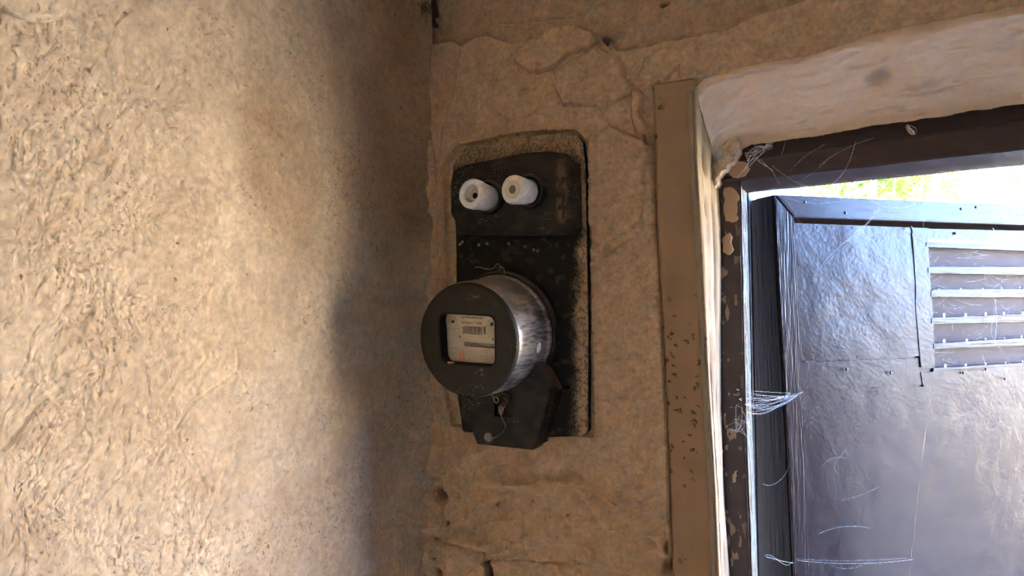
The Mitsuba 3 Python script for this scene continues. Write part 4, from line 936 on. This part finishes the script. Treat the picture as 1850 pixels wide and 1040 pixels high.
def tree(name, base, htrunk, crown, R, nleaf, label, seed, size=.06):
    rg = np.random.default_rng(seed)
    t = thing(name, label, 'tree')
    b = np.array(base, float)
    br = [tube(bend([b, b+(rg.normal(0, .1), rg.normal(0, .1), htrunk*.5), b+(rg.normal(0, .15), rg.normal(0, .15), htrunk)], 12), np.linspace(.07, .035, 12), 8)]
    tips = []
    for i in range(14):
        d = nrm(rg.normal(0, 1, 3)*np.array([1, 1, .6])+np.array([0, 0, .3])); e = np.array(crown)+d*R*rg.uniform(.5, .95)*np.array([1, 1, .8])
        s = b+np.array([0, 0, htrunk*rg.uniform(.5, 1)])
        br.append(tube(bend([s, (s+e)/2+rg.normal(0, .1, 3), e], 8), np.linspace(.018, .005, 8), 5)); tips.append((s, e))
    put('trunk', cat_(*br), M_BARK, t, smooth=True)
    d = rg.normal(0, 1, (nleaf, 3)); d /= np.linalg.norm(d, axis=1, keepdims=True)
    c = np.array(crown)+d*R*(rg.uniform(0, 1, (nleaf, 1))**.5)*np.array([1, 1, .85])
    keep = nfbm(c*1.6, 3, seed) > .47; c = c[keep]; n_ = len(c)
    a = rg.normal(0, 1, (n_, 3)); a[:, 2] *= .5; a /= np.linalg.norm(a, axis=1, keepdims=True)
    q = np.cross(a, rg.normal(0, 1, (n_, 3))); q /= np.linalg.norm(q, axis=1, keepdims=True)
    s = size*rg.uniform(.6, 1.2, (n_, 1)); up_ = np.cross(a, q)*s*.12
    v = np.stack([c-a*s, c-q*s*.42+up_, c+a*s, c+q*s*.42+up_], 1).reshape(-1, 3)
    i = np.arange(n_)[:, None]*4
    f = np.vstack([i+[0, 1, 2], i+[0, 2, 3]])
    put('foliage', (v, f), 'mat_leaves', t, kind='stuff')
tree('leafy_tree', (.75, 5.2, -.12), 2.0, (.8, 5.3, 2.75), .75, 5200, 'leafy green tree over the gap above the door, nearer the frame corner', 101, .05)
tree('leafy_tree', (3.1, 6.0, -.12), 1.9, (2.75, 5.9, 2.75), .95, 7000, 'leafy green tree at the right end of the gap above the door', 102, .05)
put('garden_post', tube([(1.12, 4.4, -.12), (1.12, 4.4, 1.5), (1.10, 4.4, 2.72)], .018, 10), M_BARK, label='thin pale post seen through the gap above the door', cat='post')
M_LIME = mat('limewash', plain(proc(lambda p, n, uv: mix((.68, .62, .54), (.80, .76, .68), fbm(p.x*1.2, p.y*1.2, p.z*1.2, 4))), .95, .1))
sh = thing('bounce_building', 'unseen limewashed building added across the yard to bounce sunlight through the door', 'building')  # unseen building added to bounce warm sunlight onto the left wall
MS = frame((6.9, 3.75, -.12), nrm((4.0, -1.1, 0)), nrm((1.1, 4.0, 0)), (0, 0, 1))
put('wall', xf(trimesh.creation.box(bounds=[(-2.2, 0, 0), (2.2, 3.0, 3.2)]), MS), M_LIME, sh)
put('roof', xf(CS([(-.35, 3.15), (3.3, 4.0), (3.3, 4.08), (-.35, 3.25)]).extrude(5.2).translate([0, 0, -2.6]), MS@frame((0, 0, 0), (0, 1, 0), (0, 0, 1), (1, 0, 0))), M_BARK, sh)
def bush(name, c, r, n_, label, seed, group=None):
    rg = np.random.default_rng(seed)
    t = thing(name, label, 'bush', group)
    d = rg.normal(0, 1, (n_, 3)); d /= np.linalg.norm(d, axis=1, keepdims=True)
    q = np.array(c)+d*np.array(r)*rg.uniform(.55, 1, (n_, 1))
    a = nrm3(rg.normal(0, 1, (n_, 3))); b_ = nrm3(np.cross(a, rg.normal(0, 1, (n_, 3)))); s_ = .06*rg.uniform(.6, 1.2, (n_, 1))
    v = np.stack([q-a*s_, q-b_*s_*.5, q+a*s_, q+b_*s_*.5], 1).reshape(-1, 3); i = np.arange(n_)[:, None]*4
    put('foliage', (v, np.vstack([i+[0, 1, 2], i+[0, 2, 3]])), 'mat_dark_leaves', t, kind='stuff')
    put('stem', tube([(c[0], c[1], -.12), (c[0]+.03, c[1], c[2])], .03, 6), M_BARK, t)
def nrm3(a): return a/np.linalg.norm(a, axis=1, keepdims=True)
scene['mat_dark_leaves'] = {'type': 'principledthin', 'base_color': {'type': 'rgb', 'value': [.05, .09, .03]}, 'roughness': .6, 'diff_trans': .5, 'spec_trans': 0.}
for k, lb in enumerate(('nearest the facade, of three added to darken the leaf reflection', 'middle one of the three unseen dark bushes added to darken the leaf reflection', 'unseen added dark bush nearest the limewashed bounce building')):
    bush('added_bush', (8.5+.2*k, .72+.98*k, .5), (.40, .36, .65), 1800, lb if k else 'unseen dark bush '+lb, 200+k, 'added dark bushes along the facade')  # unseen bushes added to darken the lower reflection in the leaf
